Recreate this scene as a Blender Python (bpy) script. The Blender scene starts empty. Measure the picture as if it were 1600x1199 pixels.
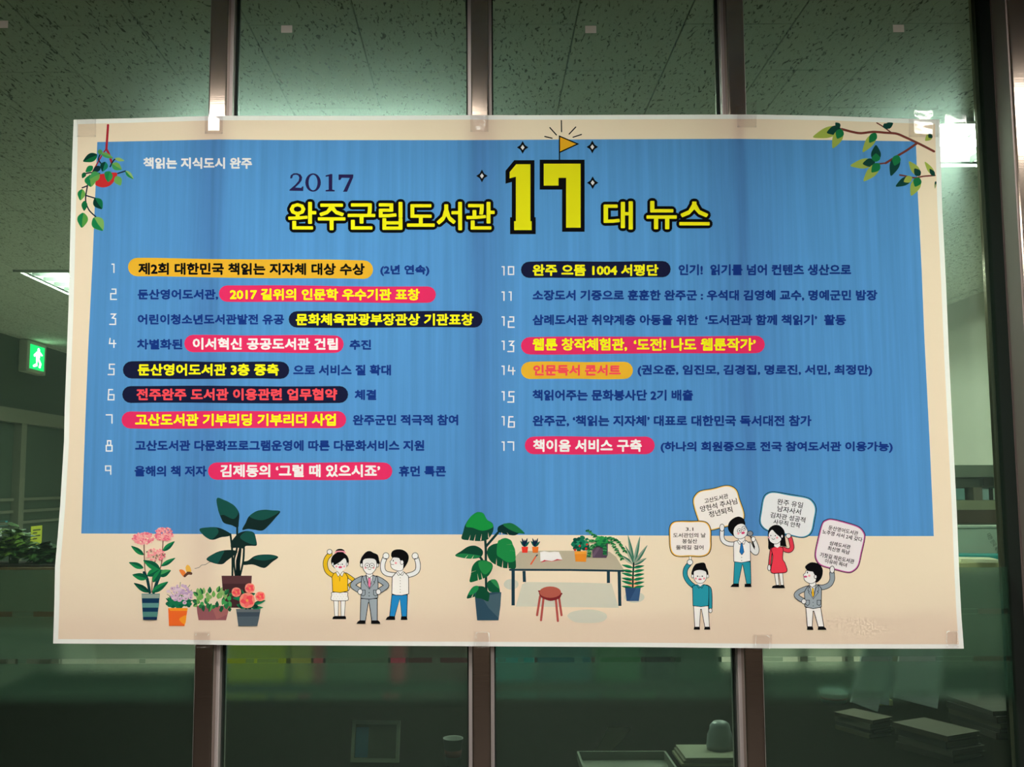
import bpy, bmesh, math, random
from mathutils import Vector, Matrix
from mathutils.geometry import tessellate_polygon

# ------------------------------------------------------------------ camera, world, exposure
sc = bpy.context.scene
C = sc.collection
F_PX, PPX, PPY = 1560.0, 750.0, 599.5
CAM = Vector((0.0, -2.4, 1.55))
PITCH = math.atan(155.0 / F_PX)
ROLL = -0.003
cam_data = bpy.data.cameras.new('camera')
cam = bpy.data.objects.new('camera', cam_data)
C.objects.link(cam)
cam.location = CAM
CAM_R = Matrix.Rotation(math.pi / 2 + PITCH, 3, 'X') @ Matrix.Rotation(ROLL, 3, 'Z')
cam.rotation_euler = CAM_R.to_euler()
cam_data.sensor_width = 36.0
cam_data.lens = 36.0 * F_PX / 1600.0
cam_data.shift_x = (800.0 - PPX) / 1600.0
cam_data.clip_start = 0.05
sc.camera = cam

world = bpy.data.worlds.new('world')
sc.world = world
world.use_nodes = True
world.node_tree.nodes['Background'].inputs[0].default_value = (0.5, 0.55, 0.6, 1)
world.node_tree.nodes['Background'].inputs[1].default_value = 0.02
sc.view_settings.view_transform = 'Standard'
sc.view_settings.look = 'None'
sc.view_settings.exposure = 0.0
sc.view_settings.gamma = 1.0
sc.view_settings.use_curve_mapping = False
sc.cycles.max_bounces = 10
sc.cycles.diffuse_bounces = 5
sc.cycles.glossy_bounces = 5
sc.cycles.transmission_bounces = 8
sc.cycles.transparent_max_bounces = 24
sc.cycles.caustics_reflective = False
sc.cycles.caustics_refractive = False
sc.cycles.sample_clamp_indirect = 4.0
sc.cycles.use_denoising = True
FRONT_LIGHT = 28.0      # strength of the hall fixtures
BACK_LIGHT = 175.0       # strength of the office fixtures
CEIL = 2.84

# ------------------------------------------------------------------ measuring helpers
def ray(px, py):
    return (CAM_R @ Vector(((px - PPX) / F_PX, -(py - PPY) / F_PX, -1.0)))
def at(px, py, Y):                       # the point of the plane y = Y seen at a pixel
    d = ray(px, py); return CAM + d * ((Y - CAM.y) / d.y)
def hitz(px, py, Z):
    d = ray(px, py); return CAM + d * ((Z - CAM.z) / d.z)
def hitx(px, py, X):
    d = ray(px, py); return CAM + d * ((X - CAM.x) / d.x)

# ------------------------------------------------------------------ materials
def lin(c):
    out = []
    for v in c[:3]:
        v = v / 255.0
        out.append(v / 12.92 if v <= 0.04045 else ((v + 0.055) / 1.055) ** 2.4)
    return tuple(out) + (1.0,)
MATS = {}
def newmat(name):
    m = bpy.data.materials.new(name); m.use_nodes = True
    nt = m.node_tree
    for n in list(nt.nodes): nt.nodes.remove(n)
    out = nt.nodes.new('ShaderNodeOutputMaterial')
    return m, nt, out
def N(nt, kind, **kw):
    n = nt.nodes.new(kind)
    for k, v in kw.items():
        if k in n.inputs: n.inputs[k].default_value = v
        else: setattr(n, k, v)
    return n
def pmat(name, col, rough=0.5, metal=0.0, noise=0.0, nscale=8.0, emis=None, estr=0.0, bump=0.0, bscale=60.0, spec=0.5, stretch=None):
    if name in MATS: return MATS[name]
    m, nt, out = newmat(name)
    b = N(nt, 'ShaderNodeBsdfPrincipled', Roughness=rough, Metallic=metal)
    b.inputs['Specular IOR Level'].default_value = spec
    c = lin(col)
    b.inputs['Base Color'].default_value = c
    nt.links.new(b.outputs[0], out.inputs[0])
    tc = N(nt, 'ShaderNodeTexCoord')
    src = tc.outputs['Object']
    if stretch:
        mp = N(nt, 'ShaderNodeMapping'); mp.inputs['Scale'].default_value = stretch
        nt.links.new(src, mp.inputs[0]); src = mp.outputs[0]
    if noise:
        n = N(nt, 'ShaderNodeTexNoise', Scale=nscale, Detail=4.0)
        nt.links.new(src, n.inputs['Vector'])
        mix = N(nt, 'ShaderNodeMix', data_type='RGBA')
        mix.inputs[6].default_value = tuple(x * (1 - noise) for x in c[:3]) + (1,)
        mix.inputs[7].default_value = tuple(min(1, x * (1 + noise)) for x in c[:3]) + (1,)
        nt.links.new(n.outputs['Fac'], mix.inputs[0]); nt.links.new(mix.outputs[2], b.inputs['Base Color'])
    if bump:
        n2 = N(nt, 'ShaderNodeTexNoise', Scale=bscale, Detail=3.0)
        nt.links.new(src, n2.inputs['Vector'])
        bp = N(nt, 'ShaderNodeBump', Strength=bump, Distance=0.002)
        nt.links.new(n2.outputs['Fac'], bp.inputs['Height']); nt.links.new(bp.outputs[0], b.inputs['Normal'])
    if emis:
        b.inputs['Emission Color'].default_value = lin(emis); b.inputs['Emission Strength'].default_value = estr
    MATS[name] = m
    return m

def fabric(name, col, trans=0.35, streak=0.0, fold=False):
    """thin printed banner cloth: light passes through it from behind"""
    if name in MATS: return MATS[name]
    m, nt, out = newmat(name)
    c = lin(col)
    c = tuple(min(0.95, x / 0.92) for x in c[:3]) + (1,)
    tc = N(nt, 'ShaderNodeTexCoord')
    col_out = None
    if streak:
        mp = N(nt, 'ShaderNodeMapping'); mp.inputs['Scale'].default_value = (55, 1, 1.2)
        nt.links.new(tc.outputs['Object'], mp.inputs[0])
        n = N(nt, 'ShaderNodeTexNoise', Scale=1.0, Detail=5.0, Roughness=0.65)
        nt.links.new(mp.outputs[0], n.inputs['Vector'])
        mix = N(nt, 'ShaderNodeMix', data_type='RGBA')
        mix.inputs[6].default_value = tuple(x * (1 - streak) for x in c[:3]) + (1,)
        mix.inputs[7].default_value = tuple(min(.95, x * (1 + streak)) for x in c[:3]) + (1,)
        rg = N(nt, 'ShaderNodeMapRange'); rg.inputs[1].default_value = .3; rg.inputs[2].default_value = .7
        nt.links.new(n.outputs['Fac'], rg.inputs[0]); nt.links.new(rg.outputs[0], mix.inputs[0])
        col_out = mix.outputs[2]
    d = N(nt, 'ShaderNodeBsdfDiffuse'); t = N(nt, 'ShaderNodeBsdfTranslucent')
    for s in (d, t):
        s.inputs['Color'].default_value = c
        if col_out: nt.links.new(col_out, s.inputs['Color'])
    if fold:
        wv = N(nt, 'ShaderNodeTexNoise', Scale=3.2, Detail=4.0, Roughness=.55)
        mp2 = N(nt, 'ShaderNodeMapping'); mp2.inputs['Scale'].default_value = (1.0, 1, 0.8)
        nt.links.new(tc.outputs['Object'], mp2.inputs[0]); nt.links.new(mp2.outputs[0], wv.inputs['Vector'])
        bp = N(nt, 'ShaderNodeBump', Strength=0.35, Distance=0.02)
        nt.links.new(wv.outputs['Fac'], bp.inputs['Height'])
        for s in (d, t): nt.links.new(bp.outputs[0], s.inputs['Normal'])
    mx = N(nt, 'ShaderNodeMixShader'); mx.inputs[0].default_value = trans
    nt.links.new(d.outputs[0], mx.inputs[1]); nt.links.new(t.outputs[0], mx.inputs[2])
    nt.links.new(mx.outputs[0], out.inputs[0])
    MATS[name] = m
    return m
def ink(col):
    return fabric('print_ink_%02x%02x%02x' % tuple(int(v) for v in col), col, 0.30)

def glass_mat(name, tint, refl=0.045, rough=0.0, haze=0.0):
    if name in MATS: return MATS[name]
    m, nt, out = newmat(name)
    tr = N(nt, 'ShaderNodeBsdfTransparent'); tr.inputs[0].default_value = tint + (1,)
    gl = N(nt, 'ShaderNodeBsdfGlossy', Roughness=rough)
    lw = N(nt, 'ShaderNodeLayerWeight', Blend=0.5)
    pw = N(nt, 'ShaderNodeMath', operation='POWER'); pw.inputs[1].default_value = 4.0
    mr = N(nt, 'ShaderNodeMapRange'); mr.inputs[3].default_value = refl; mr.inputs[4].default_value = 0.7
    nt.links.new(lw.outputs['Facing'], pw.inputs[0]); nt.links.new(pw.outputs[0], mr.inputs[0])
    mx = N(nt, 'ShaderNodeMixShader')
    nt.links.new(mr.outputs[0], mx.inputs[0]); nt.links.new(tr.outputs[0], mx.inputs[1]); nt.links.new(gl.outputs[0], mx.inputs[2])
    last = mx
    if haze:                               # a film of dust spreads the lamps' reflections
        g3 = N(nt, 'ShaderNodeBsdfGlossy', Roughness=0.46); g3.inputs[0].default_value = (0.66, 1.0, 0.92, 1)
        m3 = N(nt, 'ShaderNodeMixShader'); m3.inputs[0].default_value = haze * 0.14
        nt.links.new(mx.outputs[0], m3.inputs[1]); nt.links.new(g3.outputs[0], m3.inputs[2]); mx = m3
        g2 = N(nt, 'ShaderNodeBsdfGlossy', Roughness=0.25)
        g2.inputs[0].default_value = (0.66, 1.0, 0.92, 1)
        m2 = N(nt, 'ShaderNodeMixShader'); m2.inputs[0].default_value = haze
        nt.links.new(mx.outputs[0], m2.inputs[1]); nt.links.new(g2.outputs[0], m2.inputs[2]); last = m2
    nt.links.new(last.outputs[0], out.inputs[0])
    MATS[name] = m
    return m

# ------------------------------------------------------------------ object helpers
def tag(o, label=None, cat=None, group=None, kind=None):
    if label: o['label'] = label
    if cat: o['category'] = cat
    if group: o['group'] = group
    if kind: o['kind'] = kind
    return o
def empty(name, loc=(0, 0, 0), rz=0.0):
    o = bpy.data.objects.new(name, None); o.empty_display_size = .05
    o.location = loc; o.rotation_euler = (0, 0, rz); C.objects.link(o); return o
def link(name, bm, mats, parent=None, smooth=False, local=False):
    """bm in world coordinates unless local; the object keeps its parent's frame"""
    me = bpy.data.meshes.new(name)
    bm.normal_update(); bm.to_mesh(me); bm.free()
    for m in (mats if isinstance(mats, (list, tuple)) else [mats]): me.materials.append(m)
    o = bpy.data.objects.new(name, me); C.objects.link(o)
    if smooth:
        for p in me.polygons: p.use_smooth = True
    if parent:
        o.parent = parent
        if not local:
            me.transform(parent_world(parent).inverted())
    return o
def parent_world(p):
    m = Matrix.Identity(4)
    chain = []
    while p: chain.append(p); p = p.parent
    for q in reversed(chain):
        m = m @ Matrix.Translation(q.location) @ q.rotation_euler.to_matrix().to_4x4()
    return m
def box(bm, x0, x1, y0, y1, z0, z1, mi=0, M=None, bevel=0.0):
    vs = [bm.verts.new(Vector(p)) for p in ((x0,y0,z0),(x1,y0,z0),(x1,y1,z0),(x0,y1,z0),(x0,y0,z1),(x1,y0,z1),(x1,y1,z1),(x0,y1,z1))]
    fs = [bm.faces.new([vs[i] for i in f]) for f in ((0,3,2,1),(4,5,6,7),(0,1,5,4),(1,2,6,5),(2,3,7,6),(3,0,4,7))]
    for f in fs: f.material_index = mi
    if bevel:
        r = bmesh.ops.bevel(bm, geom=list({e for f in fs for e in f.edges}), offset=bevel, segments=2, affect='EDGES', profile=0.5)
        vs = list({v for f in r['faces'] for v in f.verts} | {v for v in vs if v.is_valid})
    if M is not None:
        for v in vs:
            if v.is_valid: v.co = M @ v.co
    return vs
def bx(name, x0, x1, y0, y1, z0, z1, mat, parent=None, bevel=0.0, M=None, local=False):
    bm = bmesh.new(); box(bm, min(x0,x1), max(x0,x1), min(y0,y1), max(y0,y1), min(z0,z1), max(z0,z1), 0, M, bevel)
    return link(name, bm, mat, parent, local=local)
def lathe(bm, prof, cx, cy, cz, seg=20, mi=0):
    rings = []
    for r, z in prof:
        rings.append([bm.verts.new((cx + r*math.cos(2*math.pi*i/seg), cy + r*math.sin(2*math.pi*i/seg), cz + z)) for i in range(seg)])
    for a, b in zip(rings, rings[1:]):
        for i in range(seg):
            f = bm.faces.new((a[i], a[(i+1)%seg], b[(i+1)%seg], b[i])); f.material_index = mi
    for rg, rev in ((rings[0], True), (rings[-1], False)):
        f = bm.faces.new(list(reversed(rg)) if rev else rg); f.material_index = mi
def copy_tree(o, parent=None):
    c = o.copy(); C.objects.link(c); c.parent = parent
    for k in list(C.objects):
        if k.parent == o: copy_tree(k, c)
    return c

# ------------------------------------------------------------------ the banner's cloth surface
KN = 12.0
def y_knot(k):
    x = k * KN
    v = -0.010
    v -= 0.0035 * (0.5 - 0.5*math.cos((x - 335) / 415.0 * 2*math.pi))    # it bellies a little between the posts
    v += 0.0010 * math.sin(x / 53.0) + 0.0006 * math.sin(x / 23.0 + 1)
    return v
def y_cloth(px):
    k = math.floor(px / KN); t = px / KN - k
    return y_knot(k) * (1 - t) + y_knot(k + 1) * t
LAY = 3.0e-5
def cloth_point(px, py, layer):
    return at(px, py, y_cloth(px) - layer * LAY)

class Print:
    """flat shapes printed on the cloth: drawn in the photograph's measure, laid on the banner surface"""
    def __init__(s, ox=0, oy=0, k=1.0, layer=2):
        s.ox, s.oy, s.k, s.layer = ox, oy, k, layer
        s.bm = bmesh.new(); s.cols = []; s.idx = {}
    def mi(s, col):
        col = tuple(col)
        if col not in s.idx: s.idx[col] = len(s.cols); s.cols.append(ink(col))
        return s.idx[col]
    def w(s, p): return (s.ox + p[0] / s.k, s.oy + p[1] / s.k)
    def raw(s, col, loops):
        """loops in px; first outer, others holes"""
        s.layer += 0.4
        vl = [[Vector((p[0], p[1], 0)) for p in lp] for lp in loops]
        flat = [v for lp in vl for v in lp]
        tris = tessellate_polygon(vl)
        vs = [s.bm.verts.new((v.x, v.y, s.layer)) for v in flat]
        m = s.mi(col)
        for t in tris:
            if len(set(t)) < 3: continue
            try: f = s.bm.faces.new([vs[i] for i in t]); f.material_index = m
            except ValueError: pass
    def tris(s, col, verts, faces, dx=0, dy=0, newlayer=True):
        if newlayer: s.layer += 1
        vs = [s.bm.verts.new((x + dx, y + dy, s.layer)) for x, y in verts]
        m = s.mi(col)
        for t in faces:
            try: f = s.bm.faces.new([vs[i] for i in t]); f.material_index = m
            except ValueError: pass
    def P(s, col, pts, smooth=True, out=None, lw=0):
        pts = [s.w(p) for p in pts]
        if smooth: pts = spline(pts, True)
        s.raw(col, [pts])
        if out: s.stroke(out, pts + [pts[0]], lw / s.k)
    def L(s, col, pts, w, smooth=False):
        pts = [s.w(p) for p in pts]
        if smooth: pts = spline(pts, False)
        s.stroke(col, pts, w / s.k)
    def E(s, col, cx, cy, rx, ry=None, rot=0, out=None, lw=0, n=20):
        ry = rx if ry is None else ry
        a = math.radians(rot)
        pts = []
        for i in range(n):
            t = 2*math.pi*i/n; x, y = rx*math.cos(t), ry*math.sin(t)
            pts.append((cx + x*math.cos(a) - y*math.sin(a), cy + x*math.sin(a) + y*math.cos(a)))
        s.P(col, pts, False, out, lw)
    def stroke(s, col, pts, w):
        """a line of round joints and caps as quads and small fans"""
        s.layer += 0.4
        m = s.mi(col); r = w / 2
        def add(co):
            vs = [s.bm.verts.new((x, y, s.layer)) for x, y in co]
            f = s.bm.faces.new(vs); f.material_index = m
        P2 = [pts[0]]
        for p in pts[1:]:
            if math.hypot(p[0]-P2[-1][0], p[1]-P2[-1][1]) > 1e-4: P2.append(p)
        L_, R_ = [], []
        n = len(P2)
        if n < 2: return
        closed = math.hypot(P2[0][0]-P2[-1][0], P2[0][1]-P2[-1][1]) < 1e-3
        for i in range(n):
            if closed and i in (0, n-1): a, b, c = P2[n-2], P2[0], P2[1]
            else: a, b, c = P2[max(i-1,0)], P2[i], P2[min(i+1,n-1)]
            d1 = (b[0]-a[0], b[1]-a[1]); d2 = (c[0]-b[0], c[1]-b[1])
            if d1 == (0,0): d1 = d2
            if d2 == (0,0): d2 = d1
            l1, l2 = math.hypot(*d1) or 1, math.hypot(*d2) or 1
            n1 = (-d1[1]/l1, d1[0]/l1); n2 = (-d2[1]/l2, d2[0]/l2)
            nx, ny = n1[0]+n2[0], n1[1]+n2[1]; q = nx*nx+ny*ny
            sc_ = 2/q if q > 0.35 else 2/0.35*0.6
            nx, ny = nx*sc_, ny*sc_
            L_.append((b[0]+nx*r, b[1]+ny*r)); R_.append((b[0]-nx*r, b[1]-ny*r))
        for i in range(n-1):
            add([L_[i], L_[i+1], R_[i+1], R_[i]])
        if not closed and w > 1.2:
            for (c, d) in ((P2[0], P2[1]), (P2[-1], P2[-2])):
                a0 = math.atan2(c[1]-d[1], c[0]-d[0])
                k = 6
                add([(c[0]+r*math.cos(a0-math.pi/2+math.pi*i/k), c[1]+r*math.sin(a0-math.pi/2+math.pi*i/k)) for i in range(k+1)])
    def limb(s, col, pts, w, out=(20,20,22), lw=9):
        s.L(out, pts, w + lw, True); 
        pp = spline([s.w(p) for p in pts], False)
        s.stroke(col, pp, (w - lw) / s.k)
    def done(s, name, parent, label=None, cut=True):
        bm = s.bm
        xs = [v.co.x for v in bm.verts]
        if not xs: return None
        k0, k1 = math.floor(min(xs)/KN)+1, math.ceil(max(xs)/KN)
        for k in (range(k0, k1) if cut else ()):
            bmesh.ops.bisect_plane(bm, geom=bm.verts[:]+bm.edges[:]+bm.faces[:], dist=1e-5, plane_co=(k*KN,0,0), plane_no=(1,0,0))
        for v in bm.verts: v.co = cloth_point(v.co.x, v.co.y, v.co.z)
        # all faces look at the hall
        bm.normal_update()
        bmesh.ops.reverse_faces(bm, faces=[f for f in bm.faces if f.normal.y > 0])
        o = link(name, bm, s.cols, parent)
        if label: o['label'] = label
        return o

def spline(p, closed, n=5):
    out = []; m = len(p)
    rng = range(m) if closed else range(m-1)
    for i in rng:
        if closed: a, b, c, d = p[i-1], p[i], p[(i+1)%m], p[(i+2)%m]
        else: a, b, c, d = p[max(i-1,0)], p[i], p[i+1], p[min(i+2,m-1)]
        for j in range(n):
            t = j/n
            out.append(tuple(0.5*((2*b[q]) + (-a[q]+c[q])*t + (2*a[q]-5*b[q]+4*c[q]-d[q])*t*t + (-a[q]+3*b[q]-3*c[q]+d[q])*t**3) for q in (0,1)))
    if not closed: out.append(p[-1])
    return out

# ------------------------------------------------------------------ lettering
_tc = {}
def glyphs(txt, off, res=3):
    key = (txt, off, res)
    if key in _tc: return _tc[key]
    cu = bpy.data.curves.new('lettering', 'FONT')
    cu.body = txt; cu.size = 1.0; cu.offset = off; cu.resolution_u = res
    ob = bpy.data.objects.new('lettering', cu); C.objects.link(ob)
    dg = bpy.context.evaluated_depsgraph_get()
    me = ob.evaluated_get(dg).to_mesh()
    vs = [(v.co.x, v.co.y) for v in me.vertices]; fs = [tuple(p.vertices) for p in me.polygons]
    ob.evaluated_get(dg).to_mesh_clear()
    bpy.data.objects.remove(ob); bpy.data.curves.remove(cu)
    _tc[key] = (vs, fs); return vs, fs
def text(pr, txt, col, x0, x1, y0, y1, r=0.65, rot=0.0, slope=0.0, outline=None, orad=0.0, nd=6):
    """lettering fitted to a box in the photograph's measure; r px of extra weight all round"""
    vs, fs = glyphs(txt, 0.0, 2)
    x0 += r; x1 -= r; y0 += r; y1 -= r
    xs = [v[0] for v in vs]; ys = [v[1] for v in vs]
    a0, a1, b0, b1 = min(xs), max(xs), min(ys), max(ys)
    cx, cy = (x0+x1)/2, (y0+y1)/2
    ro = math.radians(rot); cr, sr = math.cos(ro), math.sin(ro)
    pts = []
    for x, y in vs:
        u = (x-a0)/(a1-a0)*(x1-x0) + x0 - cx; v = (b1-y)/(b1-b0)*(y1-y0) + y0 - cy + slope*u
        pts.append((cx + u*cr - v*sr, cy + u*sr + v*cr))
    def ring(c, rad, n):
        pr.layer += 1
        for i in range(n):
            t = 2*math.pi*(i+.5)/n
            pr.tris(c, pts, fs, rad*math.cos(t), rad*math.sin(t), False)
            pr.layer += 0.03
    if outline:
        ring(outline, orad, 14); ring(outline, orad*.55, 8)
    if r > 0: ring(col, r, nd)
    pr.tris(col, pts, fs)
# ------------------------------------------------------------------ lamps of the two rooms (recessed fixtures, the unseen office ones added)
M_TUBE_F = pmat('hall_lamp_tube', (255,255,255), emis=(255,250,240), estr=FRONT_LIGHT)
M_TUBE_B = pmat('office_lamp_tube', (255,255,255), emis=(240,252,246), estr=BACK_LIGHT)
M_REFL = pmat('lamp_reflector', (132,138,134), 0.45, 0.2)
M_WFRAME = pmat('lamp_white_frame', (205,206,200), 0.5)
def troffer(x0, x1, y0, y1, tube, label, group, panel=False):
    """recessed luminaire: frame below the ceiling, reflector box above it, two tubes and cross louvres"""
    t = empty('ceiling_light', ((x0+x1)/2, (y0+y1)/2, CEIL))
    tag(t, label, 'light', group)
    w, d = x1-x0, y1-y0
    bm = bmesh.new()
    f = 0.03
    for a in ((x0,x1,y0,y0+f),(x0,x1,y1-f,y1),(x0,x0+f,y0+f,y1-f),(x1-f,x1,y0+f,y1-f)): box(bm, a[0],a[1],a[2],a[3], CEIL-0.012, CEIL+0.01)
    link('frame', bm, M_WFRAME, t)
    bm = bmesh.new()
    box(bm, x0+f,x1-f,y0+f,y1-f, CEIL+0.09, CEIL+0.10)
    for a in ((x0+f,x1-f,y0+f-.006,y0+f),(x0+f,x1-f,y1-f,y1-f+.006),(x0+f-.006,x0+f,y0+f,y1-f),(x1-f,x1-f+.006,y0+f,y1-f)): box(bm, a[0],a[1],a[2],a[3], CEIL+0.0, CEIL+0.1)
    link('reflector', bm, M_REFL, t)
    if panel:
        bx('diffuser', x0+f, x1-f, y0+f, y1-f, CEIL+.002, CEIL+.008, tube, t)
        return t
    along_y = d > w
    for s in (0.3, 0.7):
        bm = bmesh.new()
        r = 0.016; L_ = (d if along_y else w) - 0.12
        vs = []
        for e in (0, 1):
            ring = []
            for i in range(12):
                a = 2*math.pi*i/12
                u, v = r*math.cos(a), r*math.sin(a)
                if along_y: ring.append(bm.verts.new((x0+w*s+u, y0+0.06+L_*e, CEIL+0.045+v)))
                else: ring.append(bm.verts.new((x0+0.06+L_*e, y0+d*s+u, CEIL+0.045+v)))
            vs.append(ring)
        for i in range(12): bm.faces.new((vs[0][i], vs[0][(i+1)%12], vs[1][(i+1)%12], vs[1][i]))
        bm.faces.new(vs[0]); bm.faces.new(vs[1])
        bmesh.ops.recalc_face_normals(bm, faces=bm.faces)
        link('tube', bm, tube, t)
    n = 7
    for i in range(1, n):
        q = i/n
        if along_y: bx('louvre', x0+f, x1-f, y0+f+(d-2*f)*q-.002, y0+f+(d-2*f)*q+.002, CEIL+.004, CEIL+.03, M_REFL, t)
        else: bx('louvre', x0+f+(w-2*f)*q-.002, x0+f+(w-2*f)*q+.002, y0+f, y1-f, CEIL+.004, CEIL+.03, M_REFL, t)
    return t
BACKL = []     # rectangles to keep free of tiles
def back_lamp(x0, x1, y0, y1, label): BACKL.append((x0,x1,y0,y1)); troffer(x0,x1,y0,y1,M_TUBE_B,label,None)
c0 = hitz(20, 422, CEIL)
bl_x, bl_y = c0.x, c0.y
back_lamp(bl_x, bl_x+0.6, bl_y, bl_y+1.2, 'recessed office ceiling light left of the banner, near the exit sign')
for i, (x, y) in enumerate(((-0.6,3.4),(1.6,3.4),(-0.6,6.0),(1.6,6.0))):  # unseen fixtures, added to light the office
    back_lamp(x, x+.6, y, y+1.2, ['recessed office ceiling light hidden behind the banner, front left','recessed office ceiling light hidden behind the banner, front right','recessed office ceiling light hidden behind the banner, far left','recessed office ceiling light hidden behind the banner, far right'][i])
back_lamp(-1.0, .2, 1.05, 1.60, 'recessed office ceiling light hidden behind the banner, over the counter at left')  # unseen pair over the counter, added to light the fronts of the box files
back_lamp(1.0, 2.2, 1.05, 1.60, 'recessed office ceiling light hidden behind the banner, over the counter at right')
FRONTL = [(-1.15,-0.02,-1.46,-.93),(1.50,2.70,-1.46,-.93)]
FL = ['hall ceiling light nearest the glass, left of centre','hall ceiling light nearest the glass, at the right column']
for r_, rn in ((-3.4,'second'),(-5.3,'third')):
    for c_, cn in ((-1.6,'left'),(0.0,'middle'),(1.35,'right')):
        FRONTL.append((c_, c_+1.1, r_, r_+.6)); FL.append('hall ceiling light behind the camera, %s row, %s' % (rn, cn))
for r_, l_ in zip(FRONTL, FL): troffer(*r_, M_TUBE_F, l_, None, True)

# ------------------------------------------------------------------ room shell
XL, XR = hitz(0, 520, CEIL).x, hitz(1478, 478, CEIL).x
YB = 10.2; HX0, HX1, HY = -4.6, 5.0, -6.0
M_WALLB = pmat('office_wall_paint', (192,188,178), 0.7, noise=.04, nscale=2)
M_WALLD = pmat('office_dark_panel', (70,84,74), 0.5, noise=.08, nscale=2)
M_FLOORB = pmat('office_floor_vinyl', (206,198,184), 0.45, noise=.10, nscale=5)
M_HALLW = pmat('hall_wall_paint', (84,76,68), 0.7, noise=.05, nscale=2)
M_HALLF = pmat('hall_floor_stone', (34,29,25), 0.8, noise=.15, nscale=4)
def tile_mat():
    m, nt, out = newmat('fissured_ceiling_tile')
    b = N(nt, 'ShaderNodeBsdfPrincipled', Roughness=.85); nt.links.new(b.outputs[0], out.inputs[0])
    ge = N(nt, 'ShaderNodeNewGeometry')
    mp = N(nt, 'ShaderNodeMapping'); mp.inputs['Scale'].default_value = (150, 46, 40)
    nt.links.new(ge.outputs['Position'], mp.inputs[0])
    w0 = N(nt, 'ShaderNodeTexNoise', Scale=0.35, Detail=2.0)
    nt.links.new(mp.outputs[0], w0.inputs['Vector'])
    ad = N(nt, 'ShaderNodeVectorMath', operation='MULTIPLY_ADD'); ad.inputs[1].default_value = (3.5,3.5,3.5)
    nt.links.new(w0.outputs['Color'], ad.inputs[0]); nt.links.new(mp.outputs[0], ad.inputs[2])
    n = N(nt, 'ShaderNodeTexNoise', Scale=0.8, Detail=2.5, Roughness=.6)
    nt.links.new(ad.outputs[0], n.inputs['Vector'])
    cr = N(nt, 'ShaderNodeValToRGB'); cr.color_ramp.elements[0].position = .362; cr.color_ramp.elements[0].color = (.07,.08,.07,1)
    cr.color_ramp.elements[1].position = .412; cr.color_ramp.elements[1].color = lin((214,216,206))
    nt.links.new(n.outputs['Fac'], cr.inputs[0])
    nt.links.new(cr.outputs[0], b.inputs['Base Color'])
    bp = N(nt, 'ShaderNodeBump', Strength=.6, Distance=.003); nt.links.new(cr.outputs[0], bp.inputs['Height']); nt.links.new(bp.outputs[0], b.inputs['Normal'])
    return m
M_TILE = tile_mat()
def struct(name, x0,x1,y0,y1,z0,z1, mat): return tag(bx(name, x0,x1,y0,y1,z0,z1, mat), kind='structure')
struct('floor', HX0, HX1, 0.12, YB, -0.05, 0, M_FLOORB)
struct('floor_hall', HX0, HX1, HY, 0.12, -0.05, 0, M_HALLF)
struct('wall_left', XL-.1, XL, 0.12, YB, 0, 2.15-.0, M_WALLD)
tag(bx('wall_left_upper', XL-.1, XL, 0.12, YB, 2.15, CEIL, M_WALLD), kind='structure')
struct('wall_right', XR, XR+.1, 0.12, YB, 0, CEIL, M_WALLB)
struct('wall_back', XL-.1, XR+.1, YB, YB+.1, 0, CEIL, M_WALLB)
struct('wall_hall_left', HX0-.1, HX0, HY, 0.1, 0, CEIL, M_HALLW)
struct('wall_hall_right', HX1, HX1+.1, HY, 0.1, 0, CEIL, M_HALLW)
struct('wall_hall_back', HX0, HX1, HY-.1, HY, 0, CEIL, M_HALLW)
struct('wall_glass_side_left', HX0, at(0,600,0).x-.9, 0.0, 0.12, 0, CEIL, M_HALLW)
# ceiling: a slab above, tiles hung below it, free over the lamps
ceil = struct('ceiling', HX0, HX1, HY, YB, CEIL+.13, CEIL+.18, pmat('ceiling_slab', (120,120,116), .9))
colx = hitz(907, 0, CEIL).x; rowy = hitz(900, 38, CEIL).y
W_, D_ = 0.308, 0.640
def tile_bm(x0,x1,y0,y1):
    bm = bmesh.new(); g = .0018
    box(bm, x0+g,x1-g,y0+g,y1-g, 0, .012, bevel=.0012); return bm
tiles = []
k0 = int(math.floor((HX0-colx)/W_)); k1 = int(math.ceil((HX1-colx)/W_))
for k in range(k0, k1):
    x0 = colx + k*W_
    off = rowy + (0 if k % 2 else D_/2)      # neighbouring columns are shifted by half a tile
    j0 = int(math.floor((HY-off)/D_)); j1 = int(math.ceil((YB-off)/D_))
    for j in range(j0, j1):
        y0 = off + j*D_
        tiles.append((x0, x0+W_, y0, y0+D_))
cut_ = [(a-.001,b+.001,c-.001,d+.001) for a,b,c,d in BACKL+FRONTL]
def pieces(t):
    x0,x1,y0,y1 = t; x0=max(x0,HX0); x1=min(x1,HX1); y0=max(y0,HY); y1=min(y1,YB)
    out = [(x0,x1,y0,y1)] if x1-x0>.005 and y1-y0>.005 else []
    for a,b,c,d in cut_:
        nx = []
        for (p0,p1,q0,q1) in out:
            if p1<=a or p0>=b or q1<=c or q0>=d: nx.append((p0,p1,q0,q1)); continue
            if p0<a: nx.append((p0,a,q0,q1))
            if p1>b: nx.append((b,p1,q0,q1))
            m0,m1 = max(p0,a),min(p1,b)
            if q0<c: nx.append((m0,m1,q0,c))
            if q1>d: nx.append((m0,m1,d,q1))
        out = [p for p in nx if p[1]-p[0]>.006 and p[3]-p[2]>.006]
    return out
def seen(t):      # near enough and inside the view through the glass
    x0,x1,y0,y1 = t
    return y0 > -0.2 and y0 < 3.4 and XL < x1 and x0 < XR+.3 and abs((x0+x1)/2) < (y0+2.4+.9)*0.62
seen_t = sorted([t for t in tiles if seen(t)], key=lambda t: t[2])[:290]
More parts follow.
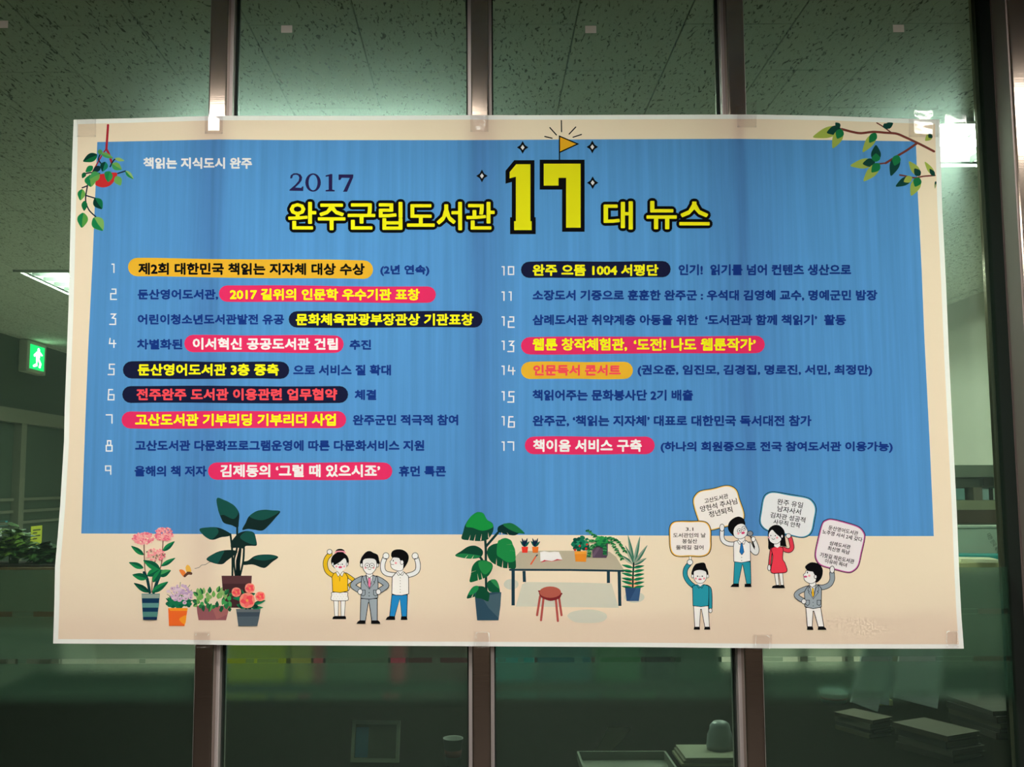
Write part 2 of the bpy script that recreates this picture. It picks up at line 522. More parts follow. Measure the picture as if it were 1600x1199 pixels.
ss = set(seen_t); shared = tile_bm(0,W_,0,D_); me_t = bpy.data.meshes.new('ceiling_tile'); shared.to_mesh(me_t); shared.free(); me_t.materials.append(M_TILE)
rest = bmesh.new()
for t in tiles:
    ps = pieces(t)
    if t in ss and len(ps) == 1 and abs(ps[0][1]-ps[0][0]-W_)<1e-4 and abs(ps[0][3]-ps[0][2]-D_)<1e-4:
        o = bpy.data.objects.new('ceiling_tile', me_t); C.objects.link(o); o.location = (t[0], t[2], CEIL + random.Random(t[0]*7+t[2]).uniform(-.0006,.0006)); o.parent = ceil
    else:
        for q in ps:
            box(rest, q[0]+.0018,q[1]-.0018,q[2]+.0018,q[3]-.0018, CEIL, CEIL+.012)
tag(link('ceiling_tile', rest, M_TILE, ceil), kind='stuff')

# ------------------------------------------------------------------ glass partition
def steel(name, col, rough):
    m, nt, out = newmat(name)
    b = N(nt, 'ShaderNodeBsdfPrincipled', Roughness=rough, Metallic=1.0); b.inputs['Base Color'].default_value = lin(col)
    b.inputs['Anisotropic'].default_value = 0.6
    tc = N(nt, 'ShaderNodeTexCoord'); mp = N(nt, 'ShaderNodeMapping'); mp.inputs['Scale'].default_value = (3, 3, 90)
    n = N(nt, 'ShaderNodeTexNoise', Scale=3.0, Detail=3.0)
    nt.links.new(tc.outputs['Object'], mp.inputs[0]); nt.links.new(mp.outputs[0], n.inputs['Vector'])
    bp = N(nt, 'ShaderNodeBump', Strength=.06, Distance=.001); nt.links.new(n.outputs['Fac'], bp.inputs['Height']); nt.links.new(bp.outputs[0], b.inputs['Normal'])
    nt.links.new(b.outputs[0], out.inputs[0]); return m
M_STEEL = steel('brushed_bronze_steel', (176,160,148), 0.16)
M_ALU = pmat('satin_aluminium', (176,166,164), .4, .35)
M_GASK = pmat('black_gasket', (46,50,47), .9, spec=0.0)
ZT, ZB = CEIL, 0.0
GY = 0.060                                   # the panes' front face
TINT = (0.72, 0.81, 0.71)
M_GLASS = glass_mat('green_tinted_glass', TINT, 0.026, 0.02, 0.065)
mull = []
for px in (329, 751, 1165):
    xc = at(px, 600, 0).x; mull.append(xc)
for n, xc in enumerate(mull, 1):
    h = 0.0215
    m = tag(bx('trim_%d' % n, xc-h, xc+h, 0.0, 0.035, ZB, ZT, M_STEEL, bevel=.003), kind='structure')
    bx('side_flange', xc-h-.009, xc+h+.009, 0.030, 0.10, ZB, ZT, M_ALU, m, bevel=.002)
    for s in (-1, 1): bx('gasket', xc+s*(h+.0085), xc+s*(h+.0125), 0.052, 0.074, ZB, ZT, M_GASK, m)
xcol = at(1574, 0, -0.07).x
xj = at(1550, 0, 0.0).x
M_TAUPE = pmat('taupe_metal_trim', (118,104,100), .45, .3)
m = tag(bx('trim_4', xj, xcol+.001, -0.002, 0.09, ZB, ZT, M_TAUPE, bevel=.008), kind='structure')
bx('gasket', xj-.003, xj+.001, 0.002, 0.080, ZB, ZT, M_GASK, m)
m5 = tag(bx('trim_5', xcol, xcol+.42, -0.07, 0.12, ZB, ZT, M_STEEL, bevel=.004), kind='structure')
bx('edge_strip', xcol-.004, xcol+.001, -0.066, -0.003, ZB, ZT, M_TAUPE, m5)
struct('wall_glass_side_right', xcol+.42, HX1, 0.0, 0.12, 0, CEIL, M_HALLW)
xl0 = at(0,600,0).x - .9
tag(bx('trim_6', xl0, xl0+.06, 0.0, 0.09, ZB, ZT, M_STEEL, bevel=.003), kind='structure')
tag(bx('trim_7', xl0, xcol, 0.02, 0.10, 0, 0.09, M_STEEL), kind='structure')
tag(bx('trim_8', xl0, xcol, 0.02, 0.10, CEIL-.012, CEIL+.05, M_STEEL), kind='structure')
edges = [xl0+.06] + [v for xc in mull for v in (xc-.0285, xc+.0285)] + [xj-.002]

# frosted privacy film: bands, with clear lines in which small printed blocks stand
def film_mat():
    m, nt, out = newmat('frosted_film')
    tr = N(nt, 'ShaderNodeBsdfRefraction', Roughness=.17, IOR=1.22); tr.inputs[0].default_value = (.95,1,.98,1)
    df = N(nt, 'ShaderNodeBsdfDiffuse'); df.inputs[0].default_value = (.20,.42,.33,1)
    tl = N(nt, 'ShaderNodeBsdfTranslucent'); tl.inputs[0].default_value = (.30,.52,.42,1)
    a = N(nt, 'ShaderNodeMixShader'); a.inputs[0].default_value = .5
    nt.links.new(df.outputs[0], a.inputs[1]); nt.links.new(tl.outputs[0], a.inputs[2])
    b = N(nt, 'ShaderNodeMixShader'); b.inputs[0].default_value = .20
    nt.links.new(tr.outputs[0], b.inputs[1]); nt.links.new(a.outputs[0], b.inputs[2])
    # the print of the film thins out towards its lower edge
    cl = N(nt, 'ShaderNodeBsdfTransparent')
    ge = N(nt, 'ShaderNodeNewGeometry'); sx = N(nt, 'ShaderNodeSeparateXYZ'); nt.links.new(ge.outputs['Position'], sx.inputs[0])
    mr = N(nt, 'ShaderNodeMapRange'); mr.interpolation_type = 'SMOOTHSTEP'
    mr.inputs[1].default_value = at(750,1104,GY).z; mr.inputs[2].default_value = at(750,1076,GY).z
    nt.links.new(sx.outputs['Z'], mr.inputs[0])
    f = N(nt, 'ShaderNodeMixShader'); nt.links.new(mr.outputs[0], f.inputs[0]); nt.links.new(cl.outputs[0], f.inputs[1]); nt.links.new(b.outputs[0], f.inputs[2])
    nt.links.new(f.outputs[0], out.inputs[0]); return m
M_FILM = film_mat()
Z = lambda py: at(750, py, GY).z
rb = random.Random(3)
for n in range(4):
    x0, x1 = edges[2*n], edges[2*n+1]
    g = bx('window_%d' % (n+1), x0, x1, GY, GY+.008, 0.09, CEIL-.012, M_GLASS)
    tag(g, kind='structure')
    for (a, b) in ((889.5, 954.5), (963, 1029), (1037, 1106)):
        bx('frosted_film', x0+.002, x1-.002, GY+.0086, GY+.0092, Z(b), Z(a), M_FILM, g)
    for (a, b) in ((955.2, 962.4), (1029.7, 1036.4)):
        x = x0+.01
        while x < x1-.05:
            w = rb.choice((.01,.014,.02,.05,.09,.13)); 
            if rb.random() < .6: bx('film_block', x, min(x+w, x1-.004), GY+.0086, GY+.0092, Z(b), Z(a), M_FILM, g)
            x += w + rb.choice((.004,.008,.03,.06))
# paper and clear tape on the partition
M_TAPEW = pmat('white_paper_tape', (206,200,188), .6)
for i, (px, py, lb) in enumerate(((4,38,'small white tape square on the glass, at the far left edge'),(448,45.5,'small white tape square on the second pane, above the banner'),(923,46,'small white tape square on the third pane, above the numerals'),(1404,44.5,'small white tape square on the right pane, above the printed branch'))):
    c = at(px, py, GY-.0004); 
    o = bx('tape_square', c.x-.0142, c.x+.0142, GY-.0006, GY-.0001, c.z-.0098, c.z+.0098, M_TAPEW); tag(o, lb, 'tape', 'white tape squares on the glass')
M_CLR = glass_mat('clear_adhesive_tape', (0.985,0.97,0.97), 0.06, 0.12)
def tape(pts, lb, seed, Y=None):
    """a strip of clear tape, slightly wrinkled, lying over cloth edge and post"""
    r = random.Random(seed)
    (xa, ya), (xb, yb) = pts
    bm = bmesh.new(); nx, ny = 5, 9; g = []
    for j in range(ny+1):
        row = []
        for i in range(nx+1):
            px = xa + (xb-xa)*i/nx; py = ya + (yb-ya)*j/ny
            on = r.uniform(-1,1)*(.0007 if seed not in (7,8) else .0016)
            y = (y_cloth(px) - 0.0026) if Y is None else Y
            row.append(bm.verts.new(at(px, py, y + on)))
        g.append(row)
    for j in range(ny):
        for i in range(nx): bm.faces.new((g[j][i], g[j][i+1], g[j+1][i+1], g[j+1][i]))
    r_ = bmesh.ops.solidify(bm, geom=bm.faces[:], thickness=.00012)
    o = link('clear_tape', bm, M_CLR, smooth=True); tag(o, lb, 'tape', 'clear tape strips holding the banner')
tape(((320,163),(348,209)), 'clear tape strip over the banner top edge on the left post', 1)
tape(((735,177),(763,206)), 'clear tape strip over the banner top edge on the middle post', 2)
tape(((1152,160),(1182,199)), 'clear tape strip over the banner top edge on the right post', 3)
tape(((303,987),(328,1013)), 'clear tape strip at the banner bottom edge on the left post', 4)
tape(((740,987),(766,1013)), 'clear tape strip at the banner bottom edge on the middle post', 5)
tape(((1177,992),(1206,1016)), 'clear tape strip at the banner bottom edge on the right post', 6)
tape(((1420,168),(1466,214)), 'wide crumpled clear tape at the top right corner of the banner', 7)
tape(((1466,172),(1520,232)), 'clear tape tail running from the banner corner to the glass', 8, -0.002)
tape(((1478,986),(1498,1012)), 'clear tape piece at the bottom right corner of the banner', 9)
tape(((120,186),(150,214)), 'clear tape piece at the top left corner of the banner', 10)
# ------------------------------------------------------------------ office behind the glass
def rotz(c, a): return Matrix.Translation(c) @ Matrix.Rotation(a, 4, 'Z')
M_LID = pmat('exit_housing', (196,196,184), .5)
M_GRN = pmat('exit_green_face', (20,170,90), .4, emis=(0,210,110), estr=3.0)
M_GRW = pmat('exit_white_figure', (255,255,255), .4, emis=(225,255,240), estr=14.0)
# exit sign on the left wall, facing the room
a, b = hitx(45, 556, XL+.07), hitx(67, 560, XL+.07)
y0, y1 = a.y, b.y; zt, zb = hitx(47, 538, XL+.07).z, hitx(47, 576, XL+.07).z
sg = empty('exit_sign', (XL, (y0+y1)/2, (zt+zb)/2)); tag(sg, 'lit green emergency exit sign high on the left wall', 'sign')
bx('housing', XL+.001, XL+.08, y0-.05, y1+.05, zb-.035, zt+.035, M_LID, sg, bevel=.008)
bx('face', XL+.080, XL+.084, y0, y1, zb, zt, M_GRN, sg)
bm = bmesh.new()
def yz(u, v): return (y0 + (y1-y0)*u, zb + (zt-zb)*v)
def slab(bm, pts, xa, xb):
    lo = [bm.verts.new((xa, *yz(*p))) for p in pts]; hi = [bm.verts.new((xb, *yz(*p))) for p in pts]
    bm.faces.new(lo[::-1]); bm.faces.new(hi)
    for i in range(len(pts)): bm.faces.new((lo[i], lo[(i+1)%len(pts)], hi[(i+1)%len(pts)], hi[i]))
xa, xb = XL+.0845, XL+.0862
slab(bm, [(.56+.07*math.cos(t*.7854), .84+.08*math.sin(t*.7854)) for t in range(8)], xa, xb)     # head
slab(bm, [(.40,.74),(.60,.76),(.66,.60),(.62,.44),(.44,.44),(.36,.58)], xa, xb)                   # body
slab(bm, [(.60,.74),(.80,.62),(.84,.66),(.62,.80)], xa, xb); slab(bm, [(.42,.72),(.24,.60),(.26,.52),(.44,.62)], xa, xb)
slab(bm, [(.50,.46),(.62,.46),(.78,.28),(.72,.10),(.62,.12),(.66,.28)], xa, xb); slab(bm, [(.44,.46),(.54,.46),(.44,.26),(.22,.16),(.24,.08),(.50,.16)], xa, xb)
bmesh.ops.recalc_face_normals(bm, faces=bm.faces)
link('running_figure', bm, M_GRW, sg)
# glazed screen along the left wall: transom, posts, rails
M_RAIL = pmat('transom_metal', (150,150,138), .35, .5)
zr = hitx(0, 645, XL+.04).z
tag(bx('transom_rail', XL+.0, XL+.08, 3.0, YB, zr-.07, zr+.05, M_RAIL), kind='structure')
for px in (31, -60, 118):
    c = hitx(px, 760, XL+.05); tag(bx('door_post', XL+.0, XL+.07, c.y-.05, c.y+.05, 0, zr-.07, M_RAIL), kind='structure')
for py in (781, 800, 818):
    c = hitx(20, py, XL+.02); tag(bx('trim_rail', XL, XL+.025, 3.0, YB, c.z-.012, c.z+.012, M_RAIL), kind='structure')
def wall_paper(name, pxa, pxb, pya, pyb, col, lb, lines=0, cat='notice'):
    a, b = hitx(pxa, pya, XL+.005), hitx(pxb, pya, XL+.005); zb = hitx(pxa, pyb, XL+.005).z
    o = bx(name, XL+.0005, XL+.005, a.y, b.y, zb, a.z, pmat('paper_%d_%d_%d' % col, col, .7)); tag(o, lb, cat)
    for i in range(lines):
        z = a.z - (a.z-zb)*(.18+.13*i); bx('print_line', XL+.0052, XL+.0056, a.y+(b.y-a.y)*.15, a.y+(b.y-a.y)*(.85-.3*(i%2)), z-.006, z+.006, pmat('notice_ink', (90,96,70), .7), o)
wall_paper('yellow_notice', 49, 66, 823, 858, (246,246,84), 'yellow paper notice on the glazed left wall above the plants', 4)
wall_paper('blue_notice', -14, 12, 816, 824, (96,190,214), 'small light blue notice at the left edge', 1)
wall_paper('white_notice', -14, 3, 827, 852, (216,222,216), 'white notice below the blue one at the left edge', 2)
wall_paper('narrow_notice', 19, 22, 815, 829, (206,222,210), 'narrow white notice beside the post on the left')
c = at(34, 565, 0)
# planter with leafy plants behind the left pane
M_TROUGH = pmat('planter_brown', (118,92,68), .6, noise=.15, nscale=12)
M_SOIL = pmat('soil', (46,34,26), .9)
PY = 2.3
a, b = at(-60, 893, PY), at(92, 893, PY)
ztop = at(20, 887, PY).z
pl = empty('planter_box', ((a.x+b.x)/2, PY+.15, ztop-.3)); tag(pl, 'long brown planter box behind the left pane holding leafy plants', 'planter')
bm = bmesh.new(); box(bm, a.x, b.x, PY, PY+.3, ztop-.28, ztop, bevel=.01); link('trough', bm, M_TROUGH, pl)
bx('soil', a.x+.02, b.x-.02, PY+.02, PY+.28, ztop, ztop+.008, M_SOIL, pl)
M_LF = [pmat('plant_leaf_dark', (44,78,36), .5, noise=.2, nscale=30), pmat('plant_leaf_mid', (76,116,50), .5, noise=.2, nscale=30), pmat('plant_leaf_light', (128,158,66), .5, noise=.2, nscale=30)]
def leaf3d(bm, base, tip, w, mi):
    d = tip-base; side = d.cross(Vector((0,0,1))); side = side.normalized()*w if side.length > 1e-5 else Vector((w,0,0))
    up = side.cross(d).normalized()*w*.35
    def v(t, s, u): return bm.verts.new(base + d*t + side*s + up*u)
    m = [v(0,0,0), v(.35,0,.6), v(.7,0,.5), v(1,0,-.3)]
    l = [v(.3,.5,.1), v(.68,.42,.1)]; r = [v(.3,-.5,.1), v(.68,-.42,.1)]
    for f in ((m[0],m[1],l[0]),(m[1],m[2],l[1],l[0]),(m[2],m[3],l[1]),(m[0],r[0],m[1]),(m[1],r[0],r[1],m[2]),(m[2],r[1],m[3])): bm.faces.new(f).material_index = mi
rp = random.Random(11)
def bushy(x, y, z, h, sp, n, lb, pref):
    t = empty('potted_plant', (x, y, z)); tag(t, lb, 'plant')
    bs = bmesh.new(); bl_ = bmesh.new()
    for i in range(n):
        an = rp.uniform(0, 6.283); rr = sp*math.sqrt(rp.random()); hh = h*rp.uniform(.45, 1.0)*(1-.35*rr/sp)
        top_ = Vector((x+rr*math.cos(an), y+.6*rr*math.sin(an), z+hh)); root = Vector((x+rp.uniform(-.02,.02), y+rp.uniform(-.02,.02), z))
        dr = (top_-root); q = dr.cross(Vector((0,1,0))).normalized()*.0025
        v = [bs.verts.new(p) for p in (root-q, root+q, top_+q, top_-q)]; bs.faces.new(v)
        for k in range(7):
            p0 = root.lerp(top_, rp.uniform(.35, 1)); a2 = rp.uniform(0, 6.283); L_ = rp.uniform(.045,.085)
            leaf3d(bl_, p0, p0 + Vector((math.cos(a2)*L_, math.sin(a2)*L_, rp.uniform(-.03,.04))), L_*.62, min(2, max(0, int(rp.gauss(pref, .6)+.5))))
    tag(link('stem', bs, M_LF[0], t), kind='stuff'); tag(link('foliage', bl_, M_LF, t), kind='stuff')
z0 = ztop+.008
for px, h, sp, n, lb, pf in ((-22,.20,.055,26,'low leafy green plant at the left end of the planter box',1.2),(22,.20,.055,28,'light green bushy plant in the planter box beside the post',1.5),(68,.11,.055,26,'dark low plant in the planter box below the yellow notice',.0)):
    p_ = at(px, 887, PY+.15); bushy(p_.x, PY+.15, z0, h, sp, n, lb, pf)
M_DESK = pmat('grey_desk_laminate', (150,150,140), .5, noise=.05, nscale=5)
M_DARK = pmat('dark_counter', (20,20,14), .9, noise=.2, nscale=4, spec=.0)
M_DARK2 = pmat('dark_panel', (26,28,22), .9, noise=.2, nscale=3, spec=.05)
bx0 = pl.location.z - .0
# low cabinet carrying the planter
def cabinet(x0,x1,y0,y1,z0,z1,lb,n=3, mat=None, name='low_cabinet'):
    t = empty(name, ((x0+x1)/2,(y0+y1)/2,z0)); tag(t, lb, 'cabinet')
    bx('body', x0,x1,y0,y1,z0,z1-.02, mat or M_DESK, t, bevel=.004); bx('top', x0-.01,x1+.01,y0-.015,y1+.01,z1-.02,z1, mat or M_DESK, t, bevel=.004)
    for i in range(n):
        w = (x1-x0)/n; d = bx('door', x0+w*i+.006, x0+w*(i+1)-.006, y0-.016, y0-.001, z0+.04, z1-.04, mat or M_DESK, t, bevel=.003)
        bx('handle', x0+w*(i+.8)-.05, x0+w*(i+.8)+.0, y0-.03, y0-.016, z1-.14, z1-.125, M_RAIL, d)
    return t
cabinet(a.x-.1, b.x+.05, PY-.05, PY+.36, 0, ztop-.28, 'low grey cabinet under the planter box behind the left pane')

# long dark counter right behind the glass
CT = .72
cx0, cx1 = edges[0]+.02, XR-.03
co = empty('counter', ((cx0+cx1)/2, .9, 0)); tag(co, 'long dark counter directly behind the glass partition', 'counter')
bx('counter_top', cx0, cx1, .12, 2.16, CT-.035, CT, M_DARK, co, bevel=.004)
for x in (cx0+.05, mull[0], mull[1], mull[2], cx1-.05): bx('support_panel', x-.012, x+.012, .2, 1.5, 0, CT-.035, M_DARK2, co)

def px3(px, py, Y): return at(px, py, Y)
def on_counter(px, py):                      # point of the counter top seen at a pixel
    return hitz(px, py, CT)
# binders and box files standing at the back of the counter: they tint the film
BY = 1.88
bcols = [(352,446,(214,214,20),.33,'thick yellow box file standing on the counter behind the left post'),(452,486,(206,190,96),.31,'straw coloured box file standing beside the yellow one'),
 (488,505,(206,96,108),.33,'slim pink binder standing in the file row'),(507,607,(110,128,104),.30,'wide grey green box file in the file row'),(609,634,(214,60,100),.33,'crimson binder standing in the file row'),(637,735,(92,22,36),.31,'dark red box file standing left of the middle post'),
 (768,836,(20,140,140),.33,'teal box file standing right of the middle post'),(839,925,(14,104,112),.31,'deep teal box file in the file row'),(930,1003,(52,116,74),.30,'green box file in the file row'),(1008,1050,(20,38,40),.33,'nearly black binder in the file row'),(1054,1130,(28,60,42),.29,'dark green box file left of the right post')]
for xa_, xb_, col, h, lb in bcols:
    A, B = at(xa_, 1080, BY), at(xb_, 1080, BY)
    x0, x1 = A.x+.002, B.x-.002
    t = empty('box_file', ((x0+x1)/2, BY+.12, CT)); tag(t, lb, 'file', 'row of box files on the counter')
    mt = pmat('file_board_%d_%d_%d' % col, col, .45)
    bx('case', x0, x1, BY, BY+.24, CT, CT+h, mt, t, bevel=.003)
    bx('spine_label', (x0+x1)/2-min(.022,(x1-x0)*.3), (x0+x1)/2+min(.022,(x1-x0)*.3), BY-.0015, BY, CT+h*.5, CT+h*.8, pmat('file_label', (190,188,176), .7), t)
# small things on the counter, seen through the clear glass below the film; dimness painted into their colours
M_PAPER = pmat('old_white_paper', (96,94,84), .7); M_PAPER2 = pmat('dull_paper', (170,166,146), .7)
def stack(px, py, w, d, n, h, cols, lb, rz=0.0, seed=0, name='book_stack', cat='books'):
    p0 = on_counter(px, py); r = random.Random(seed); z = CT
    for i in range(n):
        hh = h*r.uniform(.7,1.3); c = cols[i % len(cols)]
        M = Matrix.Translation((p0.x+r.uniform(-.008,.008), p0.y+r.uniform(-.008,.008), z)) @ Matrix.Rotation(rz + r.uniform(-.08,.08), 4, 'Z')
        t = empty('book', M.translation, M.to_euler().z)
        tag(t, lb[i] if isinstance(lb, list) else lb, 'book', 'stacked books behind the right pane')
        cm = pmat('cover_%d_%d_%d' % c, c, .6)
        bx('cover', -w/2, w/2, -d/2, d/2, 0, .0025, cm, t, local=True); bx('cover', -w/2, w/2, -d/2, d/2, hh-.0025, hh, cm, t, local=True)
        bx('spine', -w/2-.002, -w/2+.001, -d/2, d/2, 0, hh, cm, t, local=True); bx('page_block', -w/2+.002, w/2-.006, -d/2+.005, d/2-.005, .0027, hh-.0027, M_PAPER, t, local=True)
        z += hh + .0005
    return p0, z
ordn = ['lowest','second lowest','middle','second highest','topmost']
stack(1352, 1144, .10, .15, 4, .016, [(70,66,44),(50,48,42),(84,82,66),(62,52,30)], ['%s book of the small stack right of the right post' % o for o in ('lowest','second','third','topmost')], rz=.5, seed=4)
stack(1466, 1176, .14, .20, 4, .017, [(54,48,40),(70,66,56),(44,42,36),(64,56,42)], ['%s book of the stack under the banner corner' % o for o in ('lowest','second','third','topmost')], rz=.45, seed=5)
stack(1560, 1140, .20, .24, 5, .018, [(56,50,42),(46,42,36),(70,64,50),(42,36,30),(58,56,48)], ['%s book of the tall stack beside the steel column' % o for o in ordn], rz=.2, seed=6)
# picture frame leaning back
p0 = on_counter(585, 1192)
pf = empty('picture_frame', (p0.x, p0.y, CT), -.05); tag(pf, 'small white photo frame standing on the counter below the banner', 'frame')
Rm = Matrix.Rotation(-.28, 4, 'X')
w, h = .145, .12
bm = bmesh.new()
for q in ((-w/2,w/2,0,.012),(-w/2,w/2,h-.012,h),(-w/2,-w/2+.010,.012,h-.012),(w/2-.010,w/2,.012,h-.012)): box(bm, q[0],q[1],0,.012,q[2],q[3], M=Rm)
link('frame_border', bm, pmat('frame_white', (150,150,138), .4), pf, local=True)
bm = bmesh.new(); box(bm, -w/2+.01, w/2-.01, .006, .010, .012, h-.012, M=Rm); link('photo', bm, pmat('photo_grey', (74,74,60), .5, noise=.4, nscale=22), pf, local=True)
bm = bmesh.new(); box(bm, -w/2+.012, -w/2+.05, .004, .0062, .014, h-.02, M=Rm); link('blue_card', bm, pmat('blue_card', (50,110,150), .5), pf, local=True)
bm = bmesh.new(); box(bm, -.012, .012, .03, .075, 0, .004); link('easel_strut', bm, M_DARK2, pf, local=True)
# paper cup
def cup(px, py, r0, r1, h, col, lb, cat='cup', name='paper_cup'):
    q = on_counter(px, py); bm = bmesh.new()
    lathe(bm, [(r0,0),(r1,h),(r1+.0015,h+.001),(r1+.0012,h+.003),(r1-.0012,h+.002),(r0-.001,.003)], q.x, q.y, CT, 20)
    t = empty(name, (q.x, q.y, CT)); tag(t, lb, cat)
    link('cup_body', bm, pmat('cup_%d_%d_%d' % col, col, .6), t, smooth=True)
    bm = bmesh.new(); lathe(bm, [(r0+(r1-r0)*.35+.0006, h*.35),(r0+(r1-r0)*.6+.0006, h*.6)], q.x, q.y, CT, 20); link('printed_band', bm, pmat('cup_band', (120,60,50), .6), t, smooth=True)
cup(708, 1196, .020, .029, .075, (124,126,122), 'pale paper cup on the counter left of the middle post')
# curved memo sheet
q = on_counter(955, 1180); bm = bmesh.new(); rows = []
for i in range(9):
    t = i/8; rows.append([bm.verts.new((q.x - .045 + .075*t + s*.030*(0.7+.5*t), q.y + .02*t, CT + .004 + .072*t**1.6)) for s in (-1, 1)])
for r0_, r1_ in zip(rows, rows[1:]): bm.faces.new((r0_[0], r0_[1], r1_[1], r1_[0]))
bmesh.ops.solidify(bm, geom=bm.faces[:], thickness=.0006)
tag(link('memo_sheet', bm, M_PAPER2, smooth=True), 'curled memo sheet rising from the counter under the banner', 'paper')
# keyboard-sized grey box beside it
q = on_counter(978, 1204); t = empty('document_tray', (q.x, q.y, CT)); tag(t, 'flat grey document tray at the bottom edge of the third pane', 'tray')
bx('tray_base', q.x-.13, q.x+.13, q.y-.09, q.y+.09, CT, CT+.006, pmat('tray_grey', (96,100,88), .5), t)
for s in (-1,1): bx('tray_side', q.x+s*.13-.003, q.x+s*.13+.003, q.y-.09, q.y+.09, CT+.006, CT+.03, pmat('tray_grey', (96,100,88), .5), t)
bx('tray_rim', q.x-.13, q.x+.13, q.y+.087, q.y+.093, CT+.006, CT+.03, pmat('tray_grey', (96,100,88), .5), t)
# paper pile with rounded white bag on it
q = on_counter(1110, 1188); z = CT
for i in range(3):
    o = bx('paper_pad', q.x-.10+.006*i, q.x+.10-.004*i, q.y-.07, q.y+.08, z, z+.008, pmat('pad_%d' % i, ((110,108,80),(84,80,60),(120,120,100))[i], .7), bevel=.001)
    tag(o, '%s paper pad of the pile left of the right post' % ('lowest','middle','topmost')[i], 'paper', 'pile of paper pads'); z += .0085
bm = bmesh.new(); rings = []
rw = random.Random(2)
for j in range(9):
    t = j/8; rr = .040*math.cos(t*1.45)**.55
    rings.append([bm.verts.new((q.x+.035 + rr*(1+rw.uniform(-.07,.07))*math.cos(k*.5236), q.y+.02 + rr*.8*(1+rw.uniform(-.07,.07))*math.sin(k*.5236), z + .085*math.sin(t*1.5))) for k in range(12)])
for A_, B_ in zip(rings, rings[1:]):
    for k in range(12): bm.faces.new((A_[k], A_[(k+1)%12], B_[(k+1)%12], B_[k]))
bm.faces.new(rings[0][::-1]); bm.faces.new(rings[-1])
tag(link('plastic_bag', bm, pmat('white_plastic', (128,136,136), .3), smooth=True), 'rounded white plastic bag sitting on the pad pile', 'bag')
# dish with a lid and a note pad behind the film, right pane
cup(1303, 1097, .045, .052, .035, (160,190,184), 'pale round dish on the counter right of the right post', 'dish', 'dish')
q = on_counter(1368, 1100); tag(bx('note_pad', q.x-.05, q.x+.05, q.y-.04, q.y+.06, CT, CT+.022, pmat('note_pad_yellow', (206,206,130), .7), bevel=.002), 'yellowish note pad lying beside the round dish', 'paper')
# leaning sheets in a holder
for i, (px, w, an, col, lb) in enumerate(((1350,.10,.35,(150,160,158),'tilted grey sheet folder leaning under the banner'),(1440,.16,.25,(176,182,182),'wide pale folder leaning behind the film near the banner corner'),(1395,.05,.2,(120,134,134),'narrow grey folder between the two pale folders'))):
    q = at(px, 1085, 1.3); M = Matrix.Translation((q.x, 1.3+.05*i, CT)) @ Matrix.Rotation(an, 4, 'Y') @ Matrix.Rotation(-.2, 4, 'X')
    bm = bmesh.new(); box(bm, -w/2, w/2, 0, .012, 0, .26, M=M)
    zmin = min(v.co.z for v in bm.verts)
    for v in bm.verts: v.co.z += CT - zmin + .0005
    tag(link('sheet_folder', bm, pmat('folder_%d' % i, col, .6)), lb, 'folder', 'leaning folders behind the right pane')

# ---- right side: desk with papers, teal folder, white carton, wall board and window sill
q0, q1 = at(1470, 884, 2.3), at(1600, 884, 2.3)
DZ = at(1540, 892, 2.2).z
dk = empty('desk', (2.4, 2.55, 0)); tag(dk, 'tall office desk carrying papers behind the right pane', 'desk')
dx0, dx1 = q0.x-.5, XR-.03
bx('desktop', dx0, dx1, 2.2, 2.95, DZ-.03, DZ, M_DESK, dk, bevel=.003)
for x in (dx0+.03, dx1-.05):
    for y in (2.24, 2.89): bx('leg', x-.02, x+.02, y-.02, y+.02, 0, DZ-.03, M_RAIL, dk)
def sheetpile(px, y, w, d, h, col, lb, rz, n=1, z=None):
    q = at(px, 880, y); z = DZ if z is None else z
    M = Matrix.Translation((q.x, y, z)) @ Matrix.Rotation(rz, 4, 'Z')
    o = bx('paper_pile', -w/2, w/2, -d/2, d/2, 0, h, pmat('pile_%d_%d_%d' % col, col, .7), M=M, bevel=.001); tag(o, lb, 'paper'); return o
sheetpile(1500, 2.36, .26, .2, .03, (206,200,150), 'cream paper pile at the front of the desk beside the banner edge', .3)
sheetpile(1524, 2.33, .16, .14, .016, (226,222,190), 'thin white paper pile in front of the cream pile', -.2, z=DZ+.0305)
M = Matrix.Translation((at(1568, 875, 2.58).x, 2.58, DZ)) @ Matrix.Rotation(-.25, 4, 'Z')
bm = bmesh.new(); box(bm, -.26, .2, -.07, .07, 0, .045, M=M, bevel=.003); tag(link('teal_folder', bm, pmat('teal_folder', (40,150,150), .45)), 'flat teal folder lying on the desk behind the right pane', 'folder')
# white carton standing on the desk, lettering on its face
cb_y = 2.74
A, B = at(1490, 880, cb_y), at(1592, 880, cb_y); T = at(1540, 822, cb_y).z
ct = empty('carton', ((A.x+B.x)/2, cb_y+.1, DZ)); tag(ct, 'white carton with a slanted line of dark printing, on the desk at the right', 'box')
bx('carton_body', A.x, B.x+.1, cb_y, cb_y+.12, DZ, T-.012, pmat('carton_white', (190,200,186), .6), ct, bevel=.003)
bx('carton_lid', A.x-.006, B.x+.106, cb_y-.006, cb_y+.126, T-.011, T, pmat('carton_white', (190,200,186), .6), ct, bevel=.002)
vs, fs = glyphs('대한 민국 독서 대전', 0.0, 2)
xs = [v[0] for v in vs]; ys = [v[1] for v in vs]
S = at(1541, 836, cb_y-.002); E_ = at(1563, 876, cb_y-.002)
d = Vector((E_.x-S.x, 0, E_.z-S.z)); L_ = d.length; d.normalize(); nrm = Vector((-d.z, 0, d.x))
bm = bmesh.new(); bv = [bm.verts.new(Vector((S.x, cb_y-.0015, S.z)) + d*((x-min(xs))/(max(xs)-min(xs))*L_) + nrm*((y-min(ys))/(max(ys)-min(ys))*.024)) for x, y in vs]
